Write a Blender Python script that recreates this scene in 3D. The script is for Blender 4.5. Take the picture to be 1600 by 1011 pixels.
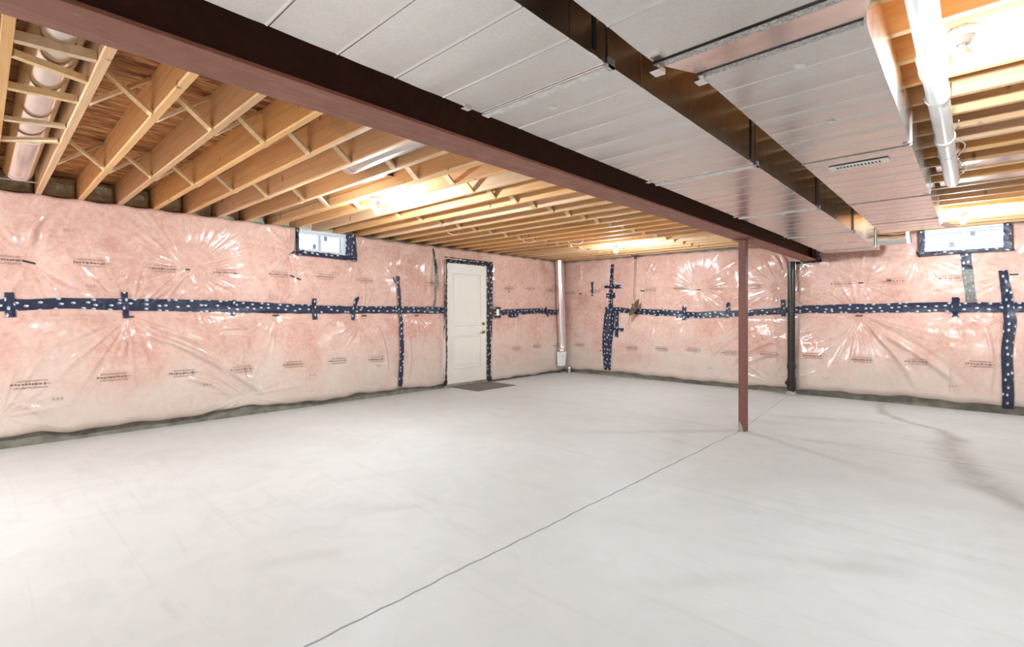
import bpy, bmesh, math, random
import numpy as np
from mathutils import Vector, Matrix

# ------------------------------------------------------------------ clear
for o in list(bpy.data.objects):
    bpy.data.objects.remove(o)
SC = bpy.context.scene
COL = SC.collection
random.seed(7)
RNG = np.random.default_rng(11)
PI = math.pi

# ------------------------------------------------------------------ camera
cam_d = bpy.data.cameras.new('camera')
cam = bpy.data.objects.new('camera', cam_d)
COL.objects.link(cam)
cam.location = (0, 0, 1.23)
cam.rotation_euler = (PI / 2, 0, math.radians(42.95))
cam_d.sensor_width = 36.0
cam_d.sensor_fit = 'HORIZONTAL'
cam_d.lens = 776.4 / 1600 * 36.0
cam_d.shift_y = -14.3 / 1600
cam_d.clip_start = 0.02
SC.camera = cam

# ------------------------------------------------------------------ sky (seen through the two small windows)
world = bpy.data.worlds.new('sky')
SC.world = world
world.use_nodes = True
wb = world.node_tree.nodes['Background']
wb.inputs[0].default_value = (0.80, 0.90, 1.0, 1)
wb.inputs[1].default_value = 1.75

BULB = 3300.0           # the bare bulb near the left window
BULB_MID = 2300.0       # the other three bulbs in view
FILL_LOW = 1700.0  # unseen fill bulbs added behind and right of the camera
FILL_HIGH = 8500.0      # unseen strong fill bulb added behind the photographer, over the left half
BULB_COL = (0.84, 0.985, 1.06)

vs = SC.view_settings
vs.view_transform = 'Standard'
vs.look = 'None'
vs.gamma = 1.0
vs.use_curve_mapping = False
vs.exposure = 0.42

# ------------------------------------------------------------------ dimensions
XL, YB = -6.485, 8.62           # inner faces of the concrete walls
XR, YF = 5.6, -4.4              # walls behind the photographer
ZJ, ZS = 2.355, 2.590           # joist bottoms, underside of subfloor
JY0, JSP = 0.385, 0.305         # joist layout
BX0, BX1, BZ = -1.885, -1.695, 2.025

# ------------------------------------------------------------------ helpers
class MB:
    def __init__(s):
        s.v = []; s.f = []; s.m = []; s.uv = {}
    def quad(s, pts, mi=0):
        n = len(s.v); s.v += [tuple(p) for p in pts]; s.f.append(tuple(range(n, n + len(pts)))); s.m.append(mi)
        return s
    def box(s, x0, x1, y0, y1, z0, z1, mi=0):
        n = len(s.v)
        s.v += [(x, y, z) for z in (z0, z1) for y in (y0, y1) for x in (x0, x1)]
        for q in ((0, 2, 3, 1), (4, 5, 7, 6), (0, 1, 5, 4), (2, 6, 7, 3), (0, 4, 6, 2), (1, 3, 7, 5)):
            s.f.append(tuple(n + i for i in q)); s.m.append(mi)
        return s
    def bar(s, a, b, w, t, up=(0, 0, 1), mi=0):
        """rectangular bar from a to b, w wide (along the side), t thick (along up)"""
        a = Vector(a); b = Vector(b); d = (b - a).normalized(); u = Vector(up)
        r = d.cross(u).normalized(); u = r.cross(d).normalized()
        n = len(s.v)
        for p in (a, b):
            for i, j in ((-1, -1), (1, -1), (1, 1), (-1, 1)):
                s.v.append(tuple(p + r * (w / 2 * i) + u * (t / 2 * j)))
        for q in ((3, 2, 1, 0), (4, 5, 6, 7), (0, 1, 5, 4), (1, 2, 6, 5), (2, 3, 7, 6), (3, 0, 4, 7)):
            s.f.append(tuple(n + i for i in q)); s.m.append(mi)
        return s
    def lathe(s, prof, org=(0, 0, 0), axis=(0, 0, 1), n=24, mi=0):
        """prof: list of (radius, height along axis)"""
        ax = Vector(axis).normalized()
        t = Vector((1, 0, 0)) if abs(ax.x) < .9 else Vector((0, 1, 0))
        a = ax.cross(t).normalized(); b = ax.cross(a).normalized()
        o = Vector(org); base = len(s.v)
        for r, h in prof:
            for k in range(n):
                th = 2 * PI * k / n
                s.v.append(tuple(o + ax * h + (a * math.cos(th) + b * math.sin(th)) * max(r, 1e-5)))
        for i in range(len(prof) - 1):
            for k in range(n):
                k2 = (k + 1) % n
                s.f.append((base + i * n + k, base + (i + 1) * n + k, base + (i + 1) * n + k2, base + i * n + k2)); s.m.append(mi)
        return s
    def tube(s, pts, r, n=10, mi=0, caps=True):
        pts = [Vector(p) for p in pts]; base = len(s.v); prev = None
        for i, p in enumerate(pts):
            d = (pts[min(i + 1, len(pts) - 1)] - pts[max(i - 1, 0)]).normalized()
            if prev is None:
                t = Vector((0, 0, 1)) if abs(d.z) < .9 else Vector((1, 0, 0))
                a = d.cross(t).normalized()
            else:
                a = (prev - d * prev.dot(d)).normalized()
            b = d.cross(a); prev = a
            rr = r[i] if isinstance(r, (list, tuple)) else r
            for k in range(n):
                th = 2 * PI * k / n
                s.v.append(tuple(p + (a * math.cos(th) + b * math.sin(th)) * rr))
        for i in range(len(pts) - 1):
            for k in range(n):
                k2 = (k + 1) % n
                s.f.append((base + i * n + k, base + i * n + k2, base + (i + 1) * n + k2, base + (i + 1) * n + k)); s.m.append(mi)
        if caps:
            s.f.append(tuple(base + k for k in range(n - 1, -1, -1))); s.m.append(mi)
            e = base + (len(pts) - 1) * n
            s.f.append(tuple(e + k for k in range(n))); s.m.append(mi)
        return s
    def mesh(s, name, mats, smooth=None, bevel=0):
        me = bpy.data.meshes.new(name)
        me.from_pydata(s.v, [], s.f)
        for m in (mats if isinstance(mats, (list, tuple)) else [mats]):
            me.materials.append(MAT[m])
        if len(set(s.m)) > 1:
            me.polygons.foreach_set('material_index', s.m)
        if bevel:
            bm = bmesh.new(); bm.from_mesh(me)
            bmesh.ops.bevel(bm, geom=bm.edges[:], offset=bevel, segments=2, affect='EDGES', profile=.6)
            bm.to_mesh(me); bm.free()
        if smooth is not None:
            me.polygons.foreach_set('use_smooth', [True] * len(me.polygons))
            me.set_sharp_from_angle(angle=math.radians(smooth))
        me.update()
        return me
    def obj(s, name, mats, parent=None, smooth=None, bevel=0, loc=None):
        return link(name, s.mesh(name, mats, smooth, bevel), parent, loc)

def link(name, me, parent=None, loc=None):
    o = bpy.data.objects.new(name, me); COL.objects.link(o)
    if loc is not None: o.location = loc
    if parent is not None: o.parent = parent
    return o
def empty(name, loc=(0, 0, 0)):
    return link(name, None, None, loc)
def tag(o, label=None, cat=None, group=None, kind=None):
    if label: o['label'] = label
    if cat: o['category'] = cat
    if group: o['group'] = group
    if kind: o['kind'] = kind
    return o
def struct(o):
    o['kind'] = 'structure'; return o

# ------------------------------------------------------------------ materials
MAT = {}
class NT:
    def __init__(s, name):
        m = bpy.data.materials.new(name); m.use_nodes = True; s.m = m; MAT[name] = m
        s.n = m.node_tree.nodes; s.l = m.node_tree.links
        s.b = s.n['Principled BSDF']; s.out = s.n['Material Output']
    def node(s, t, **kw):
        n = s.n.new(t)
        for k, v in kw.items():
            if k.startswith('i_'):
                key = k[2:]
                n.inputs[int(key) if key.isdigit() else key].default_value = v
            else: setattr(n, k, v)
        return n
    def link(s, a, b): s.l.new(a, b)
    def coords(s, scale=(1, 1, 1), src='Object', rand=False):
        tc = s.node('ShaderNodeTexCoord'); mp = s.node('ShaderNodeMapping')
        mp.inputs['Scale'].default_value = scale
        s.link(tc.outputs[src], mp.inputs['Vector'])
        if rand:
            oi = s.node('ShaderNodeObjectInfo')
            mu = s.node('ShaderNodeVectorMath', operation='SCALE'); mu.inputs[0].default_value = (31.7, 17.3, 23.9)
            s.link(oi.outputs['Random'], mu.inputs['Scale']); s.link(mu.outputs[0], mp.inputs['Location'])
        return mp.outputs[0]
    def noise(s, vec, scale, detail=4, rough=.55, dist=0):
        n = s.node('ShaderNodeTexNoise'); n.inputs['Scale'].default_value = scale
        n.inputs['Detail'].default_value = detail; n.inputs['Roughness'].default_value = rough
        n.inputs['Distortion'].default_value = dist
        if vec is not None: s.link(vec, n.inputs['Vector'])
        return n.outputs['Fac']
    def ramp(s, fac, stops):
        r = s.node('ShaderNodeValToRGB'); e = r.color_ramp.elements
        while len(e) < len(stops): e.new(.5)
        for i, (p, c) in enumerate(stops):
            e[i].position = p; e[i].color = (*c, 1) if len(c) == 3 else c
        s.link(fac, r.inputs[0]); return r.outputs[0]
    def mix(s, fac, a, b, mode='MIX'):
        m = s.node('ShaderNodeMix', data_type='RGBA', blend_type=mode)
        for sock, val in ((m.inputs[0], fac), (m.inputs[6], a), (m.inputs[7], b)):
            if isinstance(val, (int, float)): sock.default_value = val
            elif isinstance(val, tuple): sock.default_value = (*val, 1)
            else: s.link(val, sock)
        return m.outputs[2]
    def math(s, op, a, b=None, c=None):
        m = s.node('ShaderNodeMath', operation=op)
        for i, val in enumerate((a, b, c)):
            if val is None: continue
            if isinstance(val, (int, float)): m.inputs[i].default_value = val
            else: s.link(val, m.inputs[i])
        return m.outputs[0]
    def bump(s, h, strength=.3, dist=.01):
        b = s.node('ShaderNodeBump'); b.inputs['Strength'].default_value = strength; b.inputs['Distance'].default_value = dist
        s.link(h, b.inputs['Height']); return b.outputs[0]
    def set(s, **kw):
        for k, v in kw.items():
            sock = s.b.inputs[k.replace('_', ' ')]
            if isinstance(v, (int, float)): sock.default_value = v
            elif isinstance(v, tuple): sock.default_value = (*v, 1) if len(v) == 3 and sock.type == 'RGBA' else v
            else: s.link(v, sock)
        return s

def simple(name, col, rough=.5, metal=0, var=.12, scale=12, bump=.0, **kw):
    t = NT(name); v = t.coords()
    n = t.noise(v, scale, 4)
    lo = tuple(c * (1 - var) for c in col); hi = tuple(min(1, c * (1 + var)) for c in col)
    t.set(Base_Color=t.ramp(n, [(.3, lo), (.7, hi)]), Roughness=rough, Metallic=metal, **kw)
    if bump: t.set(Normal=t.bump(n, bump, .004))
    return t

# concrete slab
t = NT('concrete_floor'); v = t.coords(src='Generated')
tc = t.node('ShaderNodeTexCoord'); geo = t.node('ShaderNodeNewGeometry'); P = geo.outputs['Position']
n1 = t.noise(P, .55, 5, .6, .6); n2 = t.noise(P, 3.2, 6, .65, 1.2); n3 = t.noise(P, 60, 3, .6)
mp = t.node('ShaderNodeMapping'); mp.inputs['Rotation'].default_value = (0, 0, .5); mp.inputs['Scale'].default_value = (.5, 4.5, 1)
t.link(P, mp.inputs['Vector']); n4 = t.noise(mp.outputs[0], 1.1, 6, .62, 1.6)
c1 = t.ramp(n1, [(.3, (.56, .55, .535)), (.7, (.65, .645, .635))])
c2 = t.mix(t.ramp(n2, [(.46, (0, 0, 0)), (.75, (.55, .55, .55))]), c1, (.55, .54, .525))
c3 = t.mix(t.ramp(n4, [(.56, (0, 0, 0)), (.8, (.65, .65, .65))]), c2, (.50, .48, .455))
c4 = t.mix(t.math('MULTIPLY', n3, .12), c3, (.50, .48, .46))
at = t.node('ShaderNodeAttribute', attribute_name='stain')
c5 = t.mix(t.math('MULTIPLY', at.outputs['Fac'], t.ramp(n2, [(.3, (.55, .55, .55)), (.7, (1, 1, 1))])), c4, (.33, .315, .285))
t.set(Base_Color=c5, Roughness=t.ramp(n2, [(.3, (.50, .50, .50)), (.7, (.66, .66, .66))]), Normal=t.bump(n3, .12, .002))

simple('joint_gap', (.03, .028, .025), .9)
simple('concrete_wall', (.20, .18, .145), .85, var=.35, scale=9, bump=.4)

# pink insulation under clear poly film: fibrous base, glossy coat
def pink(name):
    t = NT(name); geo = t.node('ShaderNodeNewGeometry'); P = geo.outputs['Position']
    n1 = t.noise(P, 1.6, 5, .62, .8); n2 = t.noise(P, 7, 6, .66, 1.5); n3 = t.noise(P, 90, 3, .7)
    base = t.ramp(n1, [(.28, (.60, .320, .255)), (.52, (.70, .430, .35)), (.76, (.76, .52, .44))])
    c = t.mix(t.ramp(n2, [(.50, (0, 0, 0)), (.74, (.55, .55, .55))]), base, (.81, .62, .56))
    c = t.mix(t.ramp(n2, [(.28, (.6, .6, .6)), (.47, (0, 0, 0))]), c, (.50, .235, .18))
    n5 = t.noise(P, 26, 4, .65, .8)
    c = t.mix(t.ramp(n5, [(.30, (.40, .40, .40)), (.50, (0, 0, 0))]), c, (.50, .29, .23))
    c = t.mix(t.ramp(n5, [(.55, (0, 0, 0)), (.75, (.35, .35, .35))]), c, (.80, .62, .55))
    # paler, greyer beige towards the bottom, patchy
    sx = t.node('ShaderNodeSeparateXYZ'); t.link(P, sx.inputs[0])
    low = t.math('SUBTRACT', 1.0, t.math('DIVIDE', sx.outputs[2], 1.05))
    pale_low = t.math('MULTIPLY', t.math('ADD', low, t.math('MULTIPLY', t.math('SUBTRACT', n1, .5), 1.6)), .95)
    m = t.node('ShaderNodeClamp'); t.link(pale_low, m.inputs[0]); m.inputs[2].default_value = .74
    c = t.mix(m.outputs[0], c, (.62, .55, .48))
    fib = t.bump(n3, .25, .003); fib2 = t.bump(n2, .35, .012)
    # film wrinkles for the coat only
    mp = t.node('ShaderNodeMapping'); mp.inputs['Scale'].default_value = (1, 1, .55); t.link(P, mp.inputs['Vector'])
    w1 = t.noise(mp.outputs[0], 5.0, 4, .6, 2.2); w2 = t.noise(mp.outputs[0], 16, 3, .55, 1.0)
    cb = t.bump(t.math('ADD', w1, t.math('MULTIPLY', w2, .10)), .14, .03)
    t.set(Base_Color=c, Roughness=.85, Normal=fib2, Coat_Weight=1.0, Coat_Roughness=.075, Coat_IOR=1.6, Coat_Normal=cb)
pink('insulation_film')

# taped seams: navy tape printed with pale ovals, pattern laid in tape coordinates (metres)
def tape(name, base, dot, rough=.28):
    t = NT(name)
    uv = t.node('ShaderNodeUVMap')
    mp = t.node('ShaderNodeMapping'); mp.inputs['Scale'].default_value = (1 / .098, 1 / .060, 1)
    t.link(uv.outputs[0], mp.inputs['Vector'])
    vo = t.node('ShaderNodeTexVoronoi', feature='F1', voronoi_dimensions='2D'); vo.inputs['Scale'].default_value = 1
    vo.inputs['Randomness'].default_value = .62; t.link(mp.outputs[0], vo.inputs['Vector'])
    d = vo.outputs['Distance']
    disc = t.ramp(d, [(.15, (1, 1, 1)), (.20, (0, 0, 0))])
    mp2 = t.node('ShaderNodeMapping'); mp2.inputs['Location'].default_value = (.07, .05, 0); t.link(mp.outputs[0], mp2.inputs['Vector'])
    vo2 = t.node('ShaderNodeTexVoronoi', feature='F1', voronoi_dimensions='2D'); vo2.inputs['Scale'].default_value = 1
    vo2.inputs['Randomness'].default_value = .62; t.link(mp2.outputs[0], vo2.inputs['Vector'])
    core = t.ramp(vo2.outputs['Distance'], [(.05, (1, 1, 1)), (.09, (0, 0, 0))])
    n = t.noise(mp.outputs[0], 2.2, 4, .6, 1)
    b = t.ramp(n, [(.3, tuple(x * .75 for x in base)), (.7, tuple(x * 1.35 for x in base))])
    c = t.mix(disc, b, dot)
    c = t.mix(core, c, base)
    t.set(Base_Color=c, Roughness=rough, Normal=t.bump(n, .7, .012))
tape('navy_tape', (.014, .018, .046), (.62, .66, .72))
tape('black_tape', (.010, .011, .020), (.50, .52, .55), .3)
tape('grey_tape', (.17, .16, .145), (.33, .32, .30), .35)

# lumber
def wood(name, a, b, c, knots=True):
    t = NT(name); v = t.coords((.35, 7, 7), rand=True); v2 = t.coords((1, 1, 1), rand=True)
    g = t.noise(v, 4.5, 5, .6, .6); g2 = t.noise(v, 22, 3, .6)
    col = t.ramp(g, [(.25, a), (.5, b), (.78, c)])
    col = t.mix(t.math('MULTIPLY', g2, .25), col, tuple(x * .72 for x in a))
    if knots:
        vo = t.node('ShaderNodeTexVoronoi', feature='F1'); vo.inputs['Scale'].default_value = 5.2
        mp = t.node('ShaderNodeMapping'); mp.inputs['Scale'].default_value = (1.1, .9, .55); t.link(v2, mp.inputs['Vector']); t.link(mp.outputs[0], vo.inputs['Vector'])
        k = t.ramp(vo.outputs['Distance'], [(.05, (1, 1, 1)), (.115, (0, 0, 0))])
        col = t.mix(t.math('MULTIPLY', k, .8), col, (.16, .075, .03))
        st = t.noise(v2, 1.3, 3, .5); col = t.mix(t.ramp(st, [(.66, (0, 0, 0)), (.76, (.5, .5, .5))]), col, (.25, .15, .085))
    oi = t.node('ShaderNodeObjectInfo')
    hs = t.node('ShaderNodeHueSaturation'); t.link(col, hs.inputs['Color'])
    t.link(t.math('ADD', .84, t.math('MULTIPLY', oi.outputs['Random'], .32)), hs.inputs['Value'])
    t.link(t.math('ADD', .86, t.math('MULTIPLY', t.math('FRACT', t.math('MULTIPLY', oi.outputs['Random'], 7.3)), .28)), hs.inputs['Saturation'])
    t.set(Base_Color=hs.outputs[0], Roughness=.62, Normal=t.bump(g2, .2, .002))
wood('joist_wood', (.68, .375, .165), (.82, .495, .25), (.88, .59, .33))
wood('strut_wood', (.66, .45, .23), (.78, .56, .32), (.84, .65, .42), knots=False)

# oriented strand board
t = NT('strand_board'); v = t.coords((3.4, .8, 1), rand=True)
vo = t.node('ShaderNodeTexVoronoi', feature='F1'); vo.inputs['Scale'].default_value = 9; vo.inputs['Randomness'].default_value = 1
wr = t.noise(v, 3, 3); 
t.link(v, vo.inputs['Vector'])
vo2 = t.node('ShaderNodeTexVoronoi', feature='F1'); vo2.inputs['Scale'].default_value = 17
mpo = t.node('ShaderNodeMapping'); mpo.inputs['Rotation'].default_value = (0, 0, .9); t.link(v, mpo.inputs['Vector']); t.link(mpo.outputs[0], vo2.inputs['Vector'])
sep = t.node('ShaderNodeSeparateColor'); t.link(vo.outputs['Color'], sep.inputs[0])
sep2 = t.node('ShaderNodeSeparateColor'); t.link(vo2.outputs['Color'], sep2.inputs[0])
f = t.math('ADD', t.math('MULTIPLY', sep.outputs[0], .6), t.math('MULTIPLY', sep2.outputs[0], .4))
col = t.ramp(f, [(.1, (.15, .050, .014)), (.4, (.36, .145, .042)), (.65, (.52, .235, .078)), (.92, (.68, .38, .15))])
t.set(Base_Color=col, Roughness=.7, Normal=t.bump(f, .35, .004))

# galvanised sheet metal
def galv(name, col, r0, r1, warm=1.0):
    t = NT(name); v = t.coords()
    vo = t.node('ShaderNodeTexVoronoi', feature='F1'); vo.inputs['Scale'].default_value = 170; t.link(v, vo.inputs['Vector'])
    sep = t.node('ShaderNodeSeparateColor'); t.link(vo.outputs['Color'], sep.inputs[0])
    n = t.noise(v, 2.2, 5, .6, .5); n2 = t.noise(v, 5, 4, .6)
    c = t.ramp(sep.outputs[0], [(0, tuple(x * .95 for x in col)), (1, tuple(min(1, x * 1.04) for x in col))])
    c = t.mix(t.ramp(n, [(.42, (0, 0, 0)), (.75, (.4, .4, .4))]), c, tuple(x * .86 for x in col))
    t.set(Base_Color=c, Metallic=1.0, Roughness=t.ramp(n, [(.25, (r0,) * 3), (.75, (r1,) * 3)]), Normal=t.bump(n2, .06, .015))
galv('galvanised', (.74, .72, .70), .17, .30)
galv('galvanised_bright', (.82, .80, .79), .15, .26)
simple('cleat_metal', (.50, .49, .48), .5, .6, var=.5, scale=140)
simple('duct_sealant', (.72, .71, .69), .6, var=.1, scale=30, bump=.5)
simple('black_edge', (.03, .03, .03), .5)

# steel
t = NT('red_primer'); v = t.coords()
mp = t.node('ShaderNodeMapping'); mp.inputs['Scale'].default_value = (5, .8, 5); t.link(v, mp.inputs['Vector'])
n = t.noise(v, 9, 6, .65); s1 = t.noise(mp.outputs[0], 5, 7, .7, .5)
c = t.ramp(n, [(.3, (.235, .085, .055)), (.7, (.32, .130, .088))])
c = t.mix(t.ramp(s1, [(.51, (0, 0, 0)), (.66, (.42, .42, .42))]), c, (.46, .26, .20))
t.set(Base_Color=c, Roughness=.55, Normal=t.bump(n, .15, .003))
simple('web_primer_shaded', (.080, .026, .014), .6, var=.2, scale=20)  # beam primer with the shade on the web put into its colour
t = NT('column_primer'); v = t.coords()
n = t.noise(v, 30, 5, .65); n2 = t.noise(v, 12, 5, .7)
c = t.ramp(n, [(.3, (.15, .050, .036)), (.7, (.21, .075, .055))])
c = t.mix(t.ramp(n2, [(.70, (0, 0, 0)), (.76, (.55, .55, .55))]), c, (.45, .36, .30))
t.set(Base_Color=c, Roughness=.5, Normal=t.bump(n, .15, .003))

simple('black_plastic', (.018, .016, .013), .30, var=.3)
simple('white_plastic', (.86, .86, .85), .28, var=.04)
simple('vinyl_white', (.80, .83, .86), .35, var=.04)
simple('porcelain', (.88, .87, .85), .22, var=.03)
simple('door_paint', (.82, .765, .69), .42, var=.025, scale=5)
simple('brass_dark', (.36, .30, .20), .3, 1.0, var=.1)
simple('sill_metal', (.42, .39, .34), .4, .7, var=.2)
simple('mat_fibre', (.165, .145, .120), .95, var=.35, scale=160, bump=.8)
simple('rim_batt', (.68, .60, .45), .9, var=.35, scale=12, bump=1.0)
simple('cable_brown', (.17, .12, .07), .6, var=.3, scale=60)
simple('cable_white', (.80, .77, .70), .5, var=.05)
simple('pin_dark', (.03, .025, .022), .5)
simple('ink', (.34, .20, .155), .7, var=.05)
simple('ink_bold', (.23, .14, .11), .7, var=.05)
simple('siding', (.80, .81, .82), .6, var=.03)
simple('sticker', (.30, .34, .40), .5, var=.3, scale=60)
simple('grout', (.36, .32, .28), .9, var=.15, scale=40, bump=.6)
simple('brown_foam', (.46, .33, .20), .8, var=.3)
simple('rubber_seal', (.06, .06, .065), .6)
t = NT('clear_film')
t.set(Base_Color=(.95, .95, .95), Roughness=.12, Transmission_Weight=.0, Alpha=.35, Specular_IOR_Level=.9)
t = NT('pane')
gl = t.node('ShaderNodeBsdfGlossy'); gl.inputs['Roughness'].default_value = .02
tr = t.node('ShaderNodeBsdfTransparent'); tr.inputs[0].default_value = (.96, .98, 1, 1)
fr = t.node('ShaderNodeFresnel'); fr.inputs[0].default_value = 1.45
mx = t.node('ShaderNodeMixShader'); t.link(fr.outputs[0], mx.inputs[0]); t.link(tr.outputs[0], mx.inputs[1]); t.link(gl.outputs[0], mx.inputs[2])
t.link(mx.outputs[0], t.out.inputs[0])
for nm, pw in (('bulb_glow', BULB), ('bulb_glow_mid', BULB_MID), ('fill_glow_low', FILL_LOW), ('fill_glow_high', FILL_HIGH)):
    t = NT(nm)
    em = t.node('ShaderNodeEmission'); em.inputs[0].default_value = (*BULB_COL, 1); em.inputs[1].default_value = pw
    t.link(em.outputs[0], t.out.inputs[0])

# ================================================================== THE SETTING
# ---- floor: a base and four slabs separated by saw cuts
fl = struct(MB().box(XL - .2, XR + .2, YF - .2, YB + .2, -.20, -.025).obj('floor', 'joint_gap'))
JX, JYc, G = -1.815, 5.535, .0045
stain_pts = np.array([(-0.93, 8.45), (-0.925, 8.212), (-0.83, 7.656), (-0.548, 7.219), (-0.263, 6.972), (-0.141, 6.532), (-0.19, 6.174), (-0.089, 5.619), (0.025, 4.969), (0.12, 4.792), (0.23, 4.538), (.75, 4.05), (1.5, 3.6)])
stain_w = np.array([.05, .05, .05, .045, .05, .10, .12, .12, .17, .12, .07, .07, .05])
blobs = [(-1.35, 6.75, .55, .10, .35, .55), (-.95, 6.95, .30, .09, .2, .35), (-1.75, 6.15, .3, .1, .3, .3), (-1.05, 5.55, .5, .09, .25, .30), (-2.15, 4.75, .12, .5, .4, .18), (-2.5, 1.1, .25, .06, 1.2, .25), (-2.75, 1.75, .3, .08, .8, .2),
         (-.45, 2.9, .30, .07, .5, .30), (-.2, 3.15, .2, .05, .2, .26), (-3.3, 2.2, .14, .05, 1.4, .22), (-4.2, 1.6, .35, .1, .5, .16), (-.9, 2.3, .3, .06, .9, .22), (-.6, 1.9, .22, .05, .6, .2), (-1.0, 3.3, .5, .06, .2, .16)]
def stainval(P):
    val = np.zeros(len(P))
    for i in range(len(stain_pts) - 1):
        a, b = stain_pts[i], stain_pts[i + 1]; ab = b - a
        tt = np.clip(((P - a) @ ab) / (ab @ ab), 0, 1)
        d = np.linalg.norm(P - (a + tt[:, None] * ab), axis=1)
        w = stain_w[i] + (stain_w[i + 1] - stain_w[i]) * tt
        val = np.maximum(val, np.exp(-(d / w) ** 2) * .95)
    for x, y, rx, ry, an, am in blobs:
        q = P - np.array([x, y]); ca, sa = math.cos(an), math.sin(an)
        u = q[:, 0] * ca + q[:, 1] * sa; v = -q[:, 0] * sa + q[:, 1] * ca
        val = np.maximum(val, am * np.exp(-((u / rx) ** 2 + (v / ry) ** 2)))
    return val
def slab(x0, x1, y0, y1, xfun0=None, xfun1=None, cell=.045):
    nx = int((x1 - x0) / cell); ny = int((y1 - y0) / cell)
    ys = np.linspace(y0, y1, ny + 1); V = []
    for y in ys:
        a = xfun0(y) if xfun0 else x0; b = xfun1(y) if xfun1 else x1
        V += [(x, y, 0.) for x in np.linspace(a, b, nx + 1)]
    top = len(V)
    F = [(j * (nx + 1) + i, j * (nx + 1) + i + 1, (j + 1) * (nx + 1) + i + 1, (j + 1) * (nx + 1) + i) for j in range(ny) for i in range(nx)]
    ring = [i for i in range(nx + 1)] + [j * (nx + 1) + nx for j in range(1, ny + 1)] + [ny * (nx + 1) + i for i in range(nx - 1, -1, -1)] + [j * (nx + 1) for j in range(ny - 1, 0, -1)]
    for k in ring: V.append((V[k][0], V[k][1], -.022))
    m = len(ring)
    for k in range(m):
        k2 = (k + 1) % m; F.append((ring[k2], ring[k], top + k, top + k2))
    me = bpy.data.meshes.new('slab'); me.from_pydata(V, [], F); me.materials.append(MAT['concrete_floor'])
    at = me.attributes.new('stain', 'FLOAT', 'POINT')
    at.data.foreach_set('value', stainval(np.array(V)[:, :2]).astype(np.float32))
    o = link('slab', me, fl); return o
def wob(y): return JX + .004 * math.sin(y * 9) * math.sin(y * 3.1) + .003 * math.sin(y * 37)
def wob2(y): return JX - (y - JYc) * .092
slab(XL - .1, JX - G, YF - .1, JYc - G, None, lambda y: wob(y) - G * 1.3)
slab(JX + G, XR + .1, YF - .1, JYc - G, lambda y: wob(y) + G * 1.3, None)
slab(XL - .1, JX - G, JYc + G, YB + .1, None, lambda y: wob2(y) - G * .8)
slab(JX + G, XR + .1, JYc + G, YB + .1, lambda y: wob2(y) + G * .8, None)

# ---- concrete walls (openings for the door and the two windows)
DY0, DY1, DZ1 = 5.315, 6.265, 2.115
W1Y0, W1Y1, WZ0, WZ1 = 2.80, 3.55, 2.04, 2.355
W2X0, W2X1 = -.50, .285
def wall_with_holes(name, u0, u1, z1, holes, plane, thick, axis):
    us = sorted({u0, u1, *[h[0] for h in holes], *[h[1] for h in holes]})
    zs = sorted({-.02, z1, *[h[2] for h in holes], *[h[3] for h in holes]})
    mb = MB()
    for i in range(len(us) - 1):
        for j in range(len(zs) - 1):
            um, zm = (us[i] + us[i + 1]) / 2, (zs[j] + zs[j + 1]) / 2
            if any(h[0] < um < h[1] and h[2] < zm < h[3] for h in holes): continue
            if axis == 'x': mb.box(plane - thick, plane, us[i], us[i + 1], zs[j], zs[j + 1])
            else: mb.box(us[i], us[i + 1], plane, plane + thick, zs[j], zs[j + 1])
    return struct(mb.obj(name, 'concrete_wall'))
wl = wall_with_holes('wall_left', YF - .2, YB + .2, 2.355, [(DY0, DY1, -.02, DZ1), (W1Y0, W1Y1, WZ0, 2.355)], XL, .22, 'x')
wb_ = wall_with_holes('wall_back', XL, XR + .2, 2.355, [(W2X0, W2X1, WZ0, 2.355)], YB, .22, 'y')
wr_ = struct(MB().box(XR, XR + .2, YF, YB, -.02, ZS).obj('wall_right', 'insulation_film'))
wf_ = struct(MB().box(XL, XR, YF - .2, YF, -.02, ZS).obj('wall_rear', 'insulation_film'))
for o_, args in ((wl, (XL - .22, XL - .18, YF - .2, YB + .2, 2.355, ZS)), (wb_, (XL, XR + .2, YB + .18, YB + .22, 2.355, ZS))):
    MB().box(*args).obj('rim_board', 'strand_board', o_)

# ---- ceiling: subfloor sheets, joists, bridging
ce = struct(MB().box(XL - .22, XR + .2, YF - .2, YB + .22, ZS + .02, ZS + .10).obj('ceiling', 'joist_wood'))
pw, pl = 2.44, 1.22
y = YF - .2; r = 0
sheet = MB().box(0, pw - .004, 0, pl - .004, 0, .018).mesh('subfloor_sheet', 'strand_board')
while y < YB + .2:
    x = XL - .22 - (1.22 if r % 2 else 0)
    while x < XR + .2:
        link('subfloor_sheet', sheet, ce, (x, y, ZS)); x += pw
    y += pl; r += 1
ja = MB().box(XL - .17, -1.795, -.019, .019, 0, ZS - ZJ - .001).mesh('joist', 'joist_wood', bevel=.002)
jb = MB().box(-1.785, XR + .15, -.019, .019, 0, ZS - ZJ - .001).mesh('joist', 'joist_wood', bevel=.002)
joists = []
k = -15
while True:
    y = JY0 + JSP * k
    if y > YB + .05: break
    if y > YF:
        joists.append((k, y))
        link('joist', ja, ce, (0, y, ZJ)); link('joist', jb, ce, (0, y, ZJ))
    k += 1
link('joist', ja, ce, (0, JY0 + JSP * 7 + .040, ZJ)); link('joist', ja, ce, (0, YB - .03, ZJ)); link('joist', jb, ce, (0, YB - .03, ZJ))
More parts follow.
